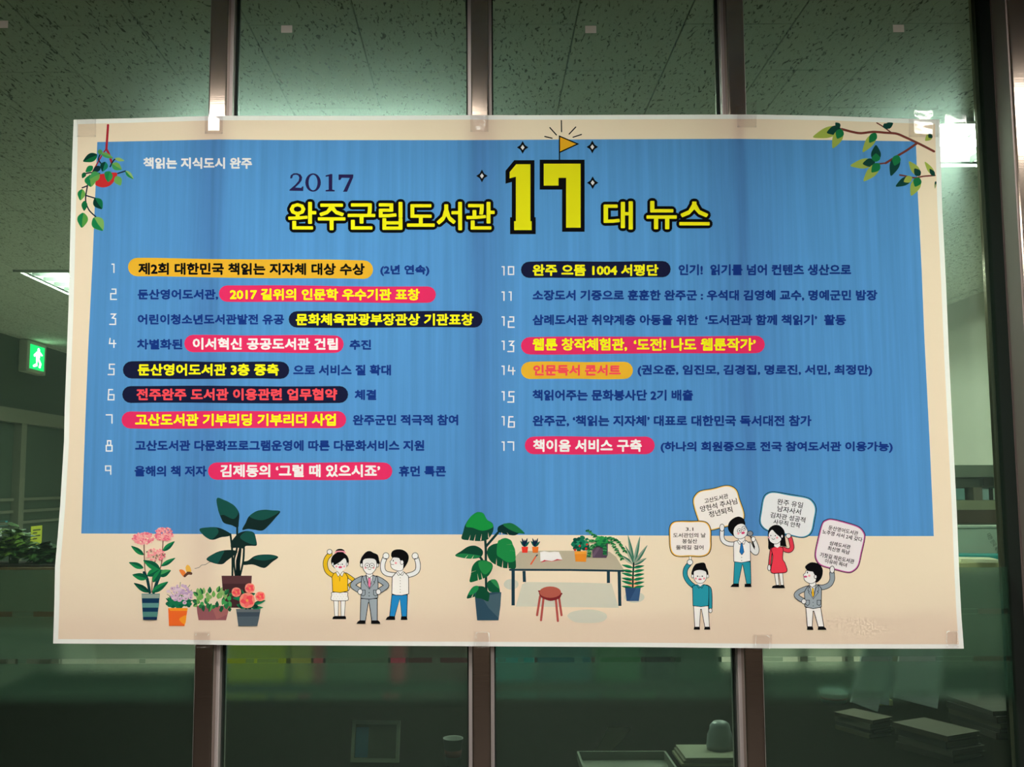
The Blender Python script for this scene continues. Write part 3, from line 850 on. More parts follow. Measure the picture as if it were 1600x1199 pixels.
for f in fs:
    try: bm.faces.new([bv[i] for i in f])
    except ValueError: pass
link('carton_lettering', bm, pmat('carton_ink', (22,26,24), .6), ct)
# far wall pieces seen at the right: white roller blind over a dark sill, glazed strip, shelf board
def wallrect(name, pxa, pxb, pya, pyb, Y, depth, mat, lb=None, cat=None, kind=None, bevel=0.0):
    A = at(pxa, (pya+pyb)/2, Y); B = at(pxb, (pya+pyb)/2, Y)
    o = bx(name, A.x, B.x, Y, Y+depth, at(1530, pyb, Y).z, at(1530, pya, Y).z, mat, bevel=bevel)
    return tag(o, lb, cat, kind=kind)
SY = 3.55
BXR = XR-.02
A = at(1380, 700, SY)
sh = empty('shelf_unit', ((A.x+BXR)/2, SY+.15, 0)); tag(sh, 'grey shelf unit with a glazed strip, standing at the right wall behind the desk', 'shelf')
zz = lambda py: at(1530, py, SY).z
bx('top_board', A.x, BXR, SY, SY+.35, zz(746), zz(727), pmat('shelf_grey', (120,128,116), .5), sh)
bx('upper_board', A.x, BXR, SY+.03, SY+.35, zz(762), zz(746), pmat('shelf_dark', (72,78,70), .5), sh)
bx('front_rail', A.x, BXR, SY-.01, SY+.35, zz(797), zz(782), pmat('shelf_cream', (150,150,124), .5), sh)
bx('lower_board', A.x, BXR, SY+.0, SY+.35, zz(818), zz(797), pmat('shelf_brown', (84,66,54), .5), sh)
bx('plinth', A.x, BXR, SY+.02, SY+.35, 0, zz(818), pmat('shelf_grey', (120,128,116), .5), sh)
bx('back_board', A.x, BXR, SY+.30, SY+.35, zz(782), zz(762), pmat('shelf_back', (90,126,124), .4), sh)
for pxq, wq in ((1527,.035),(1480,.03)):
    c_ = at(pxq, 770, SY); bx('divider', c_.x-wq/2, c_.x+wq, SY+.01, SY+.30, zz(782), zz(762), pmat('shelf_divider', (120,112,100), .5), sh)
for i, (pxq, wq, col, lb) in enumerate(((1541,.05,(170,200,206),'pale blue book standing on the shelf unit'),(1552,.018,(20,24,24),'black book standing on the shelf unit'),(1556,.012,(190,204,196),'thin white book on the shelf unit'),(1561,.02,(70,120,120),'teal book at the right end of the shelf unit'),(1502,.06,(130,176,176),'wide pale teal box file on the shelf unit'))):
    c_ = at(pxq, 770, SY); o = bx('book', c_.x-wq/2, c_.x+wq/2, SY+.02, SY+.26, zz(781.6), zz(782)+(zz(763)-zz(782))*.97, pmat('shelfbook_%d' % i, col, .5)); tag(o, lb, 'book', 'books on the shelf unit')
c_ = at(1543, 753, SY); o = bx('black_device', c_.x-.035, c_.x+.035, SY-.02, SY+.029, zz(760), zz(747), pmat('black_plastic', (14,18,16), .4), bevel=.004); tag(o, 'small black device fixed to the shelf unit under its top board', 'device')
# ------------------------------------------------------------------ the banner
CREAM, BLUE, WHITE = (243, 219, 196), (84, 143, 205), (240, 240, 236)
BLK, NAVY, DKN, PINK, ORG, YEL, RED = (18,18,20), (28,58,136), (28,32,60), (236,52,106), (252,186,52), (252,240,30), (242,84,96)
WH = (250, 248, 242)
banner = empty('banner', at(795, 600, -0.012))
tag(banner, 'wide cream and blue printed cloth banner taped across the glass partition', 'banner')
def pw(pts, n=6):
    return pts
top = [(115,187),(200,185),(300,182),(345,181),(420,181),(560,181),(740,180),(880,180),(1000,179.5),(1140,179),(1180,179),(1290,181),(1400,185),(1468,187)]
right = [(1468,187),(1470,250),(1472,320),(1478,440),(1483,560),(1489,680),(1495,800),(1499,900),(1502,960),(1506,1014)]
bottom = [(1506,1014),(1400,1014),(1200,1013.5),(1000,1011.5),(900,1011),(700,1010),(500,1009),(370,1008.5),(280,1007),(180,1006.5),(83,1006)]
left = [(83,1006),(85,940),(86,885),(90,840),(94,790),(97,740),(100,690),(101,640),(104,560),(107,480),(109,400),(111,310),(113,240),(115,187)]
outer = top[:-1] + right[:-1] + bottom[:-1] + left[:-1]
def inset(seg, dx, dy): return [(x+dx, y+dy) for x, y in seg]
itop = [(max(122, min(1461, x)), y+7) for x, y in top]
iright = [(x-7.5, min(max(y,194),1007)) for x, y in right]; iright[0] = (1461,194)
ibot = [(min(1498,max(91,x)), y-7) for x, y in bottom]
ileft = [(x+8, min(max(y,194),999)) for x, y in left]
inner = itop[:-1] + iright[:-1] + ibot[:-1] + ileft[:-1]
bt = [(152,222),(250,220),(340,218),(450,219),(560,219),(740,219),(900,218),(1150,217),(1300,219),(1431,221)]
br = [(1431,221),(1434,300),(1440,420),(1444,520),(1448,600),(1453,700),(1457,790),(1459,838)]
bb = [(1459,838),(1200,838),(1000,837),(700,835.5),(400,835),(250,834.5),(127,834)]
bl = [(127,834),(129,780),(134,640),(138,540),(142,460),(145,400),(149,300),(152,222)]
bluep = bt[:-1] + br[:-1] + bb[:-1] + bl[:-1]
def sheet(name, mat, loops, label=None):
    p = Print(); p.layer = 0
    p.cols = [mat]; p.idx = {(0,0,0): 0}
    p.layer = -1; p.raw((0,0,0), loops)
    o = p.done(name, banner, label)
    return o
M_CREAM = fabric('banner_cloth_cream', CREAM, 0.35, 0.0, True)
M_BLUE = fabric('banner_cloth_blue', BLUE, 0.35, 0.10, True)
M_WHITE = fabric('banner_cloth_white', WHITE, 0.30, 0.0, True)
sheet('margin', M_WHITE, [outer, inner], 'unprinted white margin of the cloth')
sheet('border_field', M_CREAM, [inner, bluep], 'cream printed border')
sheet('blue_field', M_BLUE, [bluep], 'blue printed field')

# ---- headline
p = Print(layer=8)
text(p, '완주군립도서관', YEL, 450, 773, 315.5, 360, r=1.1, outline=BLK, orad=5.6, nd=8)
p.done('headline_lettering', banner, 'yellow headline syllables outlined in black')
p = Print(layer=8)
text(p, '대', YEL, 943, 989, 314.5, 359, r=1.1, outline=BLK, orad=5.6, nd=8)
text(p, '뉴스', YEL, 1010, 1109, 314, 358.5, r=1.1, outline=BLK, orad=5.6, nd=8)
p.done('headline_lettering', banner, 'yellow headline syllables outlined in black, right of the big numerals')
# big 17
p = Print(780, 180, 6.15, layer=3)
one = [(163,472),(300,472),(300,1020),(312,1020),(312,1105),(143,1105),(143,1020),(160,1020),(160,592),(100,608),(100,548)]
sev = [(428,467),(782,467),(782,1082),(643,1082),(643,603),(570,603),(570,677),(428,677)]
for poly in (one, sev):
    p.P(BLK, poly, False); p.L(BLK, poly + [poly[0]], 78)
    for q in poly: p.E(BLK, q[0], q[1], 39)
p.P(YEL, one, False); p.P(YEL, sev, False)
p.done('big_numerals', banner, 'tall yellow number 17 outlined in black')
p = Print(780, 180, 6.15, layer=16)
p.P((238,178,40), [(580,205),(752,277),(582,355)], False); p.L(BLK, [(579,440),(579,202),(755,277),(583,356)], 12)
p.done('printed_flag', banner, 'small mustard pennant on a black pole')
p = Print(780, 180, 6.15, layer=3)
for a, b in (((597,52),(599,160)),((487,120),(550,190)),((735,115),(672,182)),((438,205),(508,222)),((790,186),(710,212))):
    p.L(BLK, [a, b], 11)
p.done('printed_rays', banner)
for cx, cy in ((816.6,230.4),(925.5,229.7),(926,285.7),(753,275)):
    p = Print(cx, cy, 1, layer=3)
    R, r = 10, 3.6
    p.P(BLK, [(0,-R),(r,-r),(9,0),(r,r),(0,R),(-r,r),(-9,0),(-r,-r)], False)
    p.P(WH, [(0,-4),(3,0),(0,4),(-3,0)], False)
    p.done('printed_sparkle', banner)
# 2017 in a serif hand
p = Print(430, 250, 4.444, layer=3)
INK = (44, 38, 84)
p.P(INK, [(103,128),(108,106),(128,93),(152,92),(176,101),(187,120),(184,142),(168,164),(138,192),(180,194),(190,183),(196,184),(194,216),(98,214),(100,206),(140,172),(162,146),(167,124),(160,108),(143,102),(124,107),(117,128)], False)
p.raw(INK, [[p.w((263+54*math.cos(t/24*6.2832), 157+64*math.sin(t/24*6.2832))) for t in range(24)],
            [p.w((263+31*math.cos(-t/24*6.2832), 157+54*math.sin(-t/24*6.2832))) for t in range(24)]])
p.P(INK, [(350,108),(388,97),(397,99),(396,206),(413,210),(413,219),(350,219),(350,210),(371,206),(371,114),(350,117)], False)
p.P(INK, [(440,101),(543,101),(541,122),(499,221),(470,221),(476,212),(518,125),(462,124),(452,140),(440,139)], False)
p.done('year_lettering', banner, 'dark violet serif year 2017')
p = Print(layer=8)
text(p, '책읽는 지식도시 완주', WH, 224, 394, 246, 264, r=0.8)
p.done('slogan_lettering', banner, 'white slogan line', cut=False)

# ---- the seventeen news lines
def pill(col, x0, x1, y0, y1, tilt=0.0, wav=0.6):
    p = Print(layer=3)
    h = (y1-y0); r = h/2
    cyl, cyr = (y0+y1)/2 - tilt/2, (y0+y1)/2 + tilt/2
    pts = [(x0+r+r*math.cos(math.pi*1.5-math.pi*i/8), cyl - r*math.sin(math.pi*1.5-math.pi*i/8)) for i in range(9)]
    n = max(3, int((x1-x0)/30))
    for i in range(1, n):
        t = i/n; pts.append((x0+r+(x1-x0-2*r)*t, cyl + (cyr-cyl)*t - r + wav*math.sin(t*7+x0)))
    pts += [(x1-r+r*math.cos(math.pi/2-math.pi*i/8), cyr - r*math.sin(math.pi/2-math.pi*i/8)) for i in range(9)]
    for i in range(1, n):
        t = 1-i/n; pts.append((x0+r+(x1-x0-2*r)*t, cyl + (cyr-cyl)*t + r + wav*math.sin(t*6+x1)))
    p.raw(col, [pts])
    return p.done('highlight_bar', banner, {ORG:'orange rounded highlight bar', PINK:'pink rounded highlight bar', DKN:'dark navy rounded highlight bar'}[col])
for col, x0, x1, y0, y1, tl in ((ORG,200,583,405,434,4),(PINK,342,681,447,472.5,1.5),(DKN,451,754,486.5,512,0),(PINK,288,537,524,551,1),
        (DKN,192,452,565,592,0.5),(DKN,191,544,603.5,630,0),(PINK,190,541,643,669.5,-.5),(PINK,325,613,723,750,0),
        (DKN,814,1048,408.5,434,-1),(PINK,814,1195,526,553,-2),(ORG,814,989,565.5,592.5,0),(PINK,820,1023,682.5,710,0)):
    pill(col, x0, x1, y0, y1, tl)
LINES = [
 ('제2회 대한민국 책읽는 지자체 대상 수상', BLK, 216,570,411,430,.0025), ('(2년 연속)', NAVY, 594,671,414,431.5,0),
 ('둔산영어도서관,', NAVY, 215,341,452,469,0), ('2017 길위의 인문학 우수기관 표창', YEL, 359,656,451,469.5,.002),
 ('어린이청소년도서관발전 유공', NAVY, 215,444,491,507.5,0), ('문화체육관광부장관상 기관표창', YEL, 462,740,490,509,.001),
 ('차별화된', NAVY, 214,285,530,546.5,0), ('이서혁신 공공도서관 건립', WH, 301,528,528,547,.002), ('추진', NAVY, 546,580,531,547,0),
 ('둔산영어도서관 3층 증축', YEL, 215,436,568.5,587.5,0), ('으로 서비스 질 확대', NAVY, 458,611,570,587,0),
 ('전주완주 도서관 이용관련 업무협약', RED, 213,527,607,626,0), ('체결', NAVY, 554,588,609,625.5,0),
 ('고산도서관 기부리딩 기부리더 사업', YEL, 211,525,646.5,666,0), ('완주군민 적극적 참여', NAVY, 551,716,648,665,0),
 ('고산도서관 다문화프로그램운영에 따른 다문화서비스 지원', NAVY, 211,663,688,705,0),
 ('올해의 책 저자', NAVY, 210,323,728,745,0), ('김제동의 ‘그럴 때 있으시죠’', WH, 344,594,726,746,0), ('휴먼 톡콘', NAVY, 623,697,728,745,0),
 ('완주 으뜸 1004 서평단', YEL, 832,1029,413,431.5,0), ('인기!  읽기를 넘어 컨텐츠 생산으로', NAVY, 1060,1330,413,430.5,0),
 ('소장도서 기증으로 훈훈한 완주군 : 우석대 김영혜 교수, 명예군민 밤장', NAVY, 832,1371,453,470.5,0),
 ('삼례도서관 취약계층 아동을 위한  ‘도서관과 함께 책읽기’  활동', NAVY, 832,1322,491.5,508.5,0),
 ('웹툰 창작체험관,', YEL, 832,980,528.5,549,0), ('‘도전! 나도 웹툰작가’', YEL, 990,1181,528.5,548.5,-.002),
 ('인문독서 콘서트', RED, 833,970,570,587.5,0), ('(권오준, 임진모, 김경집, 명로진, 서민, 최정만)', NAVY, 996,1363,570,588.5,0),
 ('책읽어주는 문화봉사단 2기 배출', NAVY, 832,1083,609,626.5,0),
 ('완주군, ‘책읽는 지자체’ 대표로 대한민국 독서대전 참가', NAVY, 832,1268,649,667,0),
 ('책이음 서비스 구축', WH, 833,1003,686.5,706.5,0), ('(하나의 회원증으로 전국 참여도서관 이용가능)', NAVY, 1032,1395,690,708,0)]
for s_, col, x0, x1, y0, y1, sl in LINES:
    p = Print(layer=8)
    text(p, s_, col, x0, x1, y0, y1, r=0.85 if col != NAVY else 0.78, slope=sl)
    p.done('news_lettering', banner, {NAVY:'navy lettering', YEL:'yellow lettering', WH:'white lettering', RED:'red lettering', BLK:'black lettering'}[col], cut=False)
DG = {'0': [[(1,1),(9,1),(9,13),(1,13),(1,1)]], '1': [[(2,1),(5,1),(5,14)]], '2': [[(3,1),(9,1),(9,8),(1,8),(1,17),(10,17)]],
      '3': [[(2,1),(9,1),(4,7),(9,8),(9,17),(0,17)]], '4': [[(2,0),(1,8),(11,8)],[(8,3),(8,14)]], '5': [[(10,1),(2,1),(2,8),(9,8),(9,17),(0,17)]],
      '6': [[(8,1),(2,1),(1,17),(10,17),(10,9),(2,9)]], '7': [[(0,1),(9,1),(9,14)]],
      '8': [[(3,1),(8,1),(8,8),(3,8),(3,1)],[(1,8.5),(10,8.5),(10,17),(1,17),(1,8.5)]], '9': [[(9,14),(9,1),(1,1),(1,8),(9,8)]]}
def number(s_, x, y):
    p = Print(x, y, 1, layer=6)
    for j, ch in enumerate(s_):
        for ln in DG[ch]:
            p.L(WH, [(a + j*9 - (2 if len(s_) > 1 and j == 0 else 0), b) for a, b in ln], 2.0)
    p.done('line_number', banner)
for s_, x, y in (('1',173,412),('2',172,451),('3',171.5,490),('4',170,529),('5',169,568.5),('6',168,608),('7',166,647.5),('8',165,688),('9',164,727.5)):
    number(s_, x, y)
for s_, y in (('10',416),('11',455.5),('12',494.5),('13',532.5),('14',571.5),('15',611.5),('16',650.5),('17',690)):
    number(s_, 784.5, y)

# ---- placards
def placard(pts, rim, texts, ox, oy, k, label, layer=4):
    p = Print(ox, oy, k, layer=layer)
    p.P(BLK, pts, True)
    sp = spline([p.w(q) for q in pts], True)
    cx = sum(q[0] for q in sp)/len(sp); cy = sum(q[1] for q in sp)/len(sp)
    def shrink(d): return [(q[0] + (cx-q[0])*d/max(1, math.hypot(q[0]-cx, q[1]-cy)), q[1] + (cy-q[1])*d/max(1, math.hypot(q[0]-cx, q[1]-cy))) for q in sp]
    p.raw(rim, [shrink(1.1)]); p.raw(WH, [shrink(2.7)])
    for t_, x, y, w, h, rot in texts:
        X, Y = p.w((x, y))
        text(p, t_, (26,26,30), X - w/2/k, X + w/2/k, Y - h/2/k, Y + h/2/k, r=0.16, rot=rot, nd=4)
    return p.done('printed_placard', banner, label)
placard([(480,300),(510,220),(590,155),(780,118),(940,77),(1040,85),(1125,150),(1170,290),(1232,480),(1220,590),(1150,645),(940,690),(750,735),(650,715),(575,630),(545,560),(500,420)], (246,204,110),
    [('고산도서관',822,270,350,72,-13),('양현석 주사님',855,365,545,88,-13),('정년퇴직',885,465,345,90,-13)], 1030,750,9.22,'white placard with yellow rim, tilted left')
placard([(140,850),(142,690),(185,615),(270,590),(450,588),(620,590),(705,625),(750,720),(754,860),(752,980),(715,1070),(620,1112),(450,1112),(270,1112),(185,1070),(148,980)], (240,190,80),
    [('3.1',437,712,110,50,0),('도서관인의 날',435,800,470,66,0),('봉실산',440,885,215,66,0),('둘레길 걸어',440,975,395,66,0)], 1030,750,9.22,'white placard with orange rim, held upright', 15)
placard([(155,130),(200,75),(280,58),(450,85),(640,120),(715,170),(747,250),(730,370),(705,490),(660,550),(580,572),(450,548),(300,520),(215,500),(150,460),(115,390),(130,260)], (70,160,190),
    [('완주 유일',455,190,285,66,9),('남자사서',445,265,262,66,9),('김차관 성공적',430,345,388,62,9),('사무직 안착',420,412,300,56,9)], 1170,760,7.05,'white placard with teal rim, tilted right')
placard([(330,115),(370,75),(430,65),(560,95),(690,140),(745,200),(750,260),(720,400),(690,520),(640,575),(580,590),(450,560),(330,525),(280,480),(262,410),(285,280)], (196,90,160),
    [('둔산영어도서관',540,180,290,44,12),('노주영 사서 2세 갖다',530,230,392,44,12),('삼례도서관',508,320,205,42,12),('최신영 득남',495,370,215,42,12),('기찻길 작은도서관',480,445,335,44,12),('이유비 득녀',468,492,215,42,12)], 1230,800,6.15,'white placard with purple rim, tilted right')

# ---- printed people
SK = (252, 248, 240); GREY = (158, 170, 180); TEAL = (44, 152, 172); CHK = (246, 170, 180); SUITLN = BLK
def face(p, cx, cy, k, gap, mouth='smile', glasses=False):
    for s in (-1, 1):
        p.E(BLK, cx + s*gap, cy, k*9)
        p.E(CHK, cx + s*(gap+26*k), cy + 32*k, 15*k)
    p.L(BLK, [(cx+1, cy-4*k), (cx, cy+14*k)], 5*k)
    if mouth == 'open': p.E((214,74,120), cx, cy+42*k, 27*k, 15*k)
    elif mouth == 'lips': p.E((200,80,120), cx+1, cy+42*k, 24*k, 11*k)
    else: p.L(BLK, [(cx-24*k, cy+46*k), (cx-10*k, cy+56*k), (cx+10*k, cy+56*k), (cx+22*k, cy+46*k)], 6*k, True)
    if glasses:
        for s in (-1, 1): p.L(BLK, [(cx + s*gap + 34*k*math.cos(t), cy + 34*k*math.sin(t)) for t in [i*6.2832/14 for i in range(15)]], 6*k)
        p.L(BLK, [(cx-gap+34*k, cy), (cx+gap-34*k, cy)], 6*k)
def shoes(p, *sh):
    for a in sh: p.P(BLK, a, False)

p = Print(500, 850, 9.22, layer=4)    # woman in yellow
p.limb((246,196,40), [(145,150),(95,210),(76,290),(95,380),(140,430),(210,470)], 62)
p.E(SK, 138, 116, 36, out=BLK, lw=8)
p.limb((246,196,40), [(370,445),(440,490),(492,540),(440,590),(400,620)], 52)
p.E(SK, 392, 640, 34, 40, out=BLK, lw=8)
for x0, x1 in ((198,266),(300,366)): p.P(SK, [(x0,815),(x1,815),(x1-4 if x0<250 else x1-14,1050),(x0+14 if x0<250 else x0+4,1050)], False, BLK, 7)
shoes(p, [(178,1087),(186,1055),(210,1042),(365,1042),(374,1060),(376,1087)])
p.P(SK, [(182,700),(385,700),(398,740),(406,810),(340,822),(230,822),(160,808),(168,740)], True, BLK, 8)
for i in range(3):
    for j in range(5): p.E((90,90,90), 195+j*42+(i%2)*18, 728+i*32, 3.5, n=6)
p.P((246,196,40), [(172,480),(200,425),(245,412),(340,410),(372,430),(400,480),(398,600),(404,680),(290,706),(182,690),(178,580)], False, BLK, 8)
p.P(SK, [(250,370),(330,370),(330,420),(288,444),(250,425)], False)
p.P(SK, [(228,412),(250,400),(288,446),(262,476)], False, BLK, 6); p.P(SK, [(350,408),(328,398),(290,446),(318,476)], False, BLK, 6)
p.L(BLK, [(284,480),(284,540)], 6)
p.E(BLK, 290, 112, 66, 40); p.L((246,150,170), [(222,130),(250,112),(330,112),(362,130)], 20, True)
p.E(BLK, 287, 250, 130, 128)
p.P(SK, [(190,310),(215,305),(290,260),(350,210),(378,240),(384,320),(345,375),(300,402),(262,400),(215,350)], True)
p.E(SK, 184, 292, 14, 24, out=BLK, lw=6); p.E(SK, 392, 292, 14, 24, out=BLK, lw=6)
face(p, 292, 296, 1.0, 30, 'open')
p.done('printed_person', banner, 'woman in a yellow sweater with one fist raised')

p = Print(500, 850, 9.22, layer=44)   # man in grey suit
p.limb(GREY, [(610,500),(520,545),(475,600),(530,650),(590,680)], 74)
p.limb(GREY, [(815,500),(900,545),(955,600),(900,650),(850,680)], 74)
p.P(GREY, [(588,790),(825,790),(825,1110),(745,1110),(708,850),(695,850),(655,1110),(578,1110)], False, BLK, 10)
p.L(BLK, [(705,790),(705,850)], 7)
shoes(p, [(525,1152),(545,1120),(570,1106),(655,1106),(655,1152)], [(738,1152),(738,1106),(840,1106),(864,1130),(868,1152)])
p.P(GREY, [(600,480),(665,455),(770,455),(830,480),(838,600),(832,780),(710,800),(588,785),(590,600)], False, BLK, 9)
p.P(WH, [(665,455),(775,455),(712,655)], False, BLK, 7)
p.P((236,130,170), [(695,492),(727,492),(733,600),(712,640),(692,600)], False, BLK, 5)
for s, x0 in ((1,610),(-1,812)):
    q = lambda a: (x0 + s*(a[0]-610), a[1])
    p.P(GREY, [q(a) for a in ((612,470),(660,458),(668,500),(706,655),(632,560),(648,548),(628,536))], False, BLK, 7)
p.P(GREY, [(600,668),(652,668),(650,735),(625,752),(600,745)], False, BLK, 7); p.P(GREY, [(770,668),(822,668),(822,745),(795,752),(772,735)], False, BLK, 7)
p.E(BLK, 708, 705, 7); p.E(BLK, 708, 753, 7)
p.E(SK, 578, 692, 34, 40, out=BLK, lw=8); p.E(SK, 842, 692, 34, 40, out=BLK, lw=8)
p.P(SK, [(670,400),(755,400),(760,455),(712,492),(665,455)], False, BLK, 6)
p.P(BLK, [(596,300),(590,220),(625,160),(665,118),(720,105),(770,130),(830,160),(850,230),(842,300)], True)
p.E(SK, 602, 308, 22, 30, out=BLK, lw=7); p.E(SK, 826, 308, 22, 30, out=BLK, lw=7)
p.P(SK, [(614,300),(618,240),(660,212),(760,212),(808,240),(818,310),(800,370),(755,425),(712,440),(668,425),(625,370)], True, BLK, 7)
p.P(BLK, [(604,300),(612,232),(660,205),(760,205),(812,232),(826,300),(840,240),(760,150),(660,150),(598,230)], False)
face(p, 714, 315, 1.0, 34, 'smile', True)
p.done('printed_person', banner, 'man in a grey suit and round glasses, hands on hips')

p = Print(500, 850, 9.22, layer=18)   # man with both fists up
p.limb(SK, [(932,210),(905,290),(910,380),(960,430),(1070,450)], 66)
p.limb(SK, [(1390,210),(1412,290),(1405,380),(1350,430),(1250,460)], 66)
p.E(SK, 950, 175, 44, 46, out=BLK, lw=8); p.E(SK, 1370, 175, 44, 46, out=BLK, lw=8)
p.L(BLK, [(912,212),(962,214)], 7); p.L(BLK, [(1362,214),(1412,212)], 7)
p.P((40,140,204), [(1035,735),(1260,735),(1250,1050),(1180,1050),(1150,790),(1075,1050),(1003,1045)], False, BLK, 9)
shoes(p, [(945,1097),(965,1060),(1000,1042),(1080,1048),(1082,1097)], [(1163,1097),(1170,1048),(1252,1052),(1260,1097)])
p.P(SK, [(1040,480),(1100,410),(1215,410),(1275,470),(1278,600),(1278,722),(1180,745),(1090,742),(1034,722),(1036,600)], False, BLK, 9)
for i in range(6): p.E((60,60,60), 1156, 490+i*42, 5)
p.P(SK, [(1110,370),(1195,345),(1198,410),(1155,445),(1112,400)], False)
p.P(SK, [(1096,408),(1118,398),(1156,446),(1130,458)], False, BLK, 6); p.P(SK, [(1216,410),(1198,400),(1158,446),(1186,458)], False, BLK, 6)
p.P(BLK, [(1040,200),(1025,150),(1045,105),(1100,82),(1180,85),(1245,120),(1278,180),(1270,250),(1240,310),(1200,355),(1150,300)], True)
p.P(SK, [(1048,200),(1085,195),(1140,205),(1160,235),(1200,245),(1205,300),(1195,370),(1150,392),(1100,385),(1050,365),(1022,330),(1020,290),(1008,258),(1026,238)], True, BLK, 7)
p.E(SK, 1180, 268, 24, 32, out=BLK, lw=6)
p.E(BLK, 1055, 245, 7, 12); p.E(CHK, 1092, 278, 17); p.L(BLK, [(1026,298),(1066,300)], 6)
p.done('printed_person', banner, 'man in a white shirt and blue trousers with both fists raised')

p = Print(1040, 860, 8.88, layer=24)  # boy in teal jumper
p.L(SK, [(343,100),(343,150)], 26); p.L(BLK, [(326,98),(326,150)], 5); p.L(BLK, [(360,98),(360,150)], 5)
p.limb(TEAL, [(325,195),(280,260),(272,340),(300,410),(350,470),(420,520)], 60)
p.E(SK, 338, 168, 40, 38, out=BLK, lw=8)
p.P(SK, [(388,775),(592,775),(608,1068),(545,1068),(497,820),(485,820),(470,1068),(405,1068)], False, BLK, 8)
shoes(p, [(390,1104),(396,1066),(474,1066),(476,1104)], [(534,1104),(542,1066),(616,1066),(620,1104)])
p.limb(TEAL, [(570,505),(610,540),(622,640),(622,800)], 46)
p.E(SK, 622, 838, 24, 32, out=BLK, lw=7)
p.P(TEAL, [(375,560),(372,500),(425,480),(545,478),(600,500),(602,600),(595,770),(490,786),(380,770)], False, BLK, 8)
p.P(SK, [(440,440),(520,440),(520,480),(480,505),(440,480)], False)
p.P(TEAL, [(430,485),(444,478),(480,510),(462,530)], False, BLK, 6); p.P(TEAL, [(530,483),(518,478),(484,510),(504,530)], False, BLK, 6)
p.P(BLK, [(365,345),(370,270),(410,200),(450,182),(520,172),(550,190),(565,240),(588,290),(585,350),(480,330)], True)
p.E(SK, 374, 362, 17, 24, out=BLK, lw=6); p.E(SK, 582, 362, 17, 24, out=BLK, lw=6)
p.P(SK, [(388,330),(400,290),(470,272),(550,290),(570,330),(566,390),(530,445),(480,462),(430,448),(392,395)], True, BLK, 6)
face(p, 476, 362, 1.0, 32, 'lips')
p.done('printed_person', banner, 'boy in a teal jumper holding up a placard')

p = Print(1030, 750, 9.22, layer=24)  # singer
p.P(TEAL, [(1085,1180),(1315,1180),(1322,1500),(1260,1500),(1205,1225),(1195,1225),(1140,1500),(1070,1500)], False, BLK, 8)
shoes(p, [(1025,1545),(1050,1510),(1070,1500),(1148,1502),(1150,1545)], [(1230,1545),(1232,1500),(1322,1502),(1330,1545)])
p.limb(SK, [(905,740),(905,830),(935,890),(1010,925),(1120,925)], 62)
p.E(SK, 905, 690, 34, 52, out=BLK, lw=8)
p.limb(SK, [(1300,930),(1350,1020),(1395,1050),(1405,990),(1370,890)], 66)
p.P(SK, [(1070,960),(1080,890),(1130,875),(1250,875),(1310,920),(1312,1000),(1315,1170),(1190,1195),(1075,1180)], False, BLK, 8)
p.P((40,120,190), [(1178,915),(1198,915),(1222,1040),(1190,1082),(1158,1040)], False, BLK, 6)
p.E(BLK, 1188, 1118, 6); p.E(BLK, 1188, 1165, 6)
p.P(SK, [(1140,810),(1235,800),(1235,875),(1190,915),(1140,880)], False, BLK, 6)
p.P(SK, [(1120,880),(1142,872),(1188,912),(1155,932)], False, BLK, 6); p.P(SK, [(1245,878),(1232,870),(1192,912),(1222,932)], False, BLK, 6)
p.P(BLK, [(1060,800),(1005,740),(990,680),(1010,610),(1070,555),(1140,530),(1200,550),(1230,590),(1235,660),(1150,760),(1110,830)], True)
p.P(SK, [(1068,740),(1090,680),(1140,640),(1200,632),(1240,660),(1270,720),(1272,770),(1240,820),(1180,850),(1110,840),(1075,800)], True, BLK, 7)
for x, y in ((1155,735),(1220,700)):
    p.L(BLK, [(x+30*math.cos(t), y+30*math.sin(t)) for t in [i*6.2832/14 for i in range(15)]], 6); p.E(BLK, x+4, y, 9)
p.E(CHK, 1140, 775, 16); p.E((214,74,120), 1208, 765, 26, 18, rot=-15)
p.L(BLK, [(1310,800),(1375,970)], 14); p.E((150,152,156), 1308, 775, 42, 38, out=BLK, lw=8); p.E(SK, 1355, 855, 30, 38, out=BLK, lw=7)
p.done('printed_person', banner, 'man in a white shirt with a blue tie singing into a microphone')

p = Print(1170, 760, 7.05, layer=24)  # girl in red
DR = (232, 66, 86)
for x in (300, 350): p.P(SK, [(x-20,950),(x+22,950),(x+34,1092),(x+2,1092)], False, BLK, 6)
shoes(p, [(252,1124),(262,1100),(290,1092),(390,1094),(398,1124)])
p.limb(DR, [(375,690),(440,710),(475,680),(468,620),(455,575)], 46, lw=7)
p.E(SK, 437, 548, 28, 25, out=BLK, lw=6)
p.P(BLK, [(215,620),(210,520),(230,460),(285,428),(345,438),(390,490),(400,560),(412,650),(420,668),(340,660),(225,698)], True)
p.limb(DR, [(250,690),(238,780),(230,870)], 26, lw=7)
p.E(SK, 224, 898, 17, 34, out=BLK, lw=6)
p.P(DR, [(248,690),(290,668),(345,668),(378,690),(374,800),(400,850),(420,940),(330,958),(244,948),(258,830),(262,760)], True, BLK, 7)
p.P(SK, [(280,610),(345,600),(345,660),(315,680),(280,662)], False)
p.P(SK, [(222,580),(218,530),(240,490),(262,480),(300,520),(355,570),(352,600),(320,630),(280,635),(240,615)], True, BLK, 5)
p.E(SK, 366, 552, 12, 18, out=BLK, lw=5)
p.E(BLK, 242, 545, 6); p.E(BLK, 292, 545, 6); p.E(CHK, 222, 565, 10); p.E(CHK, 312, 568, 12); p.L(BLK, [(252,575),(270,588),(288,576)], 5, True)
p.done('printed_person', banner, 'girl in a red dress with long black hair')

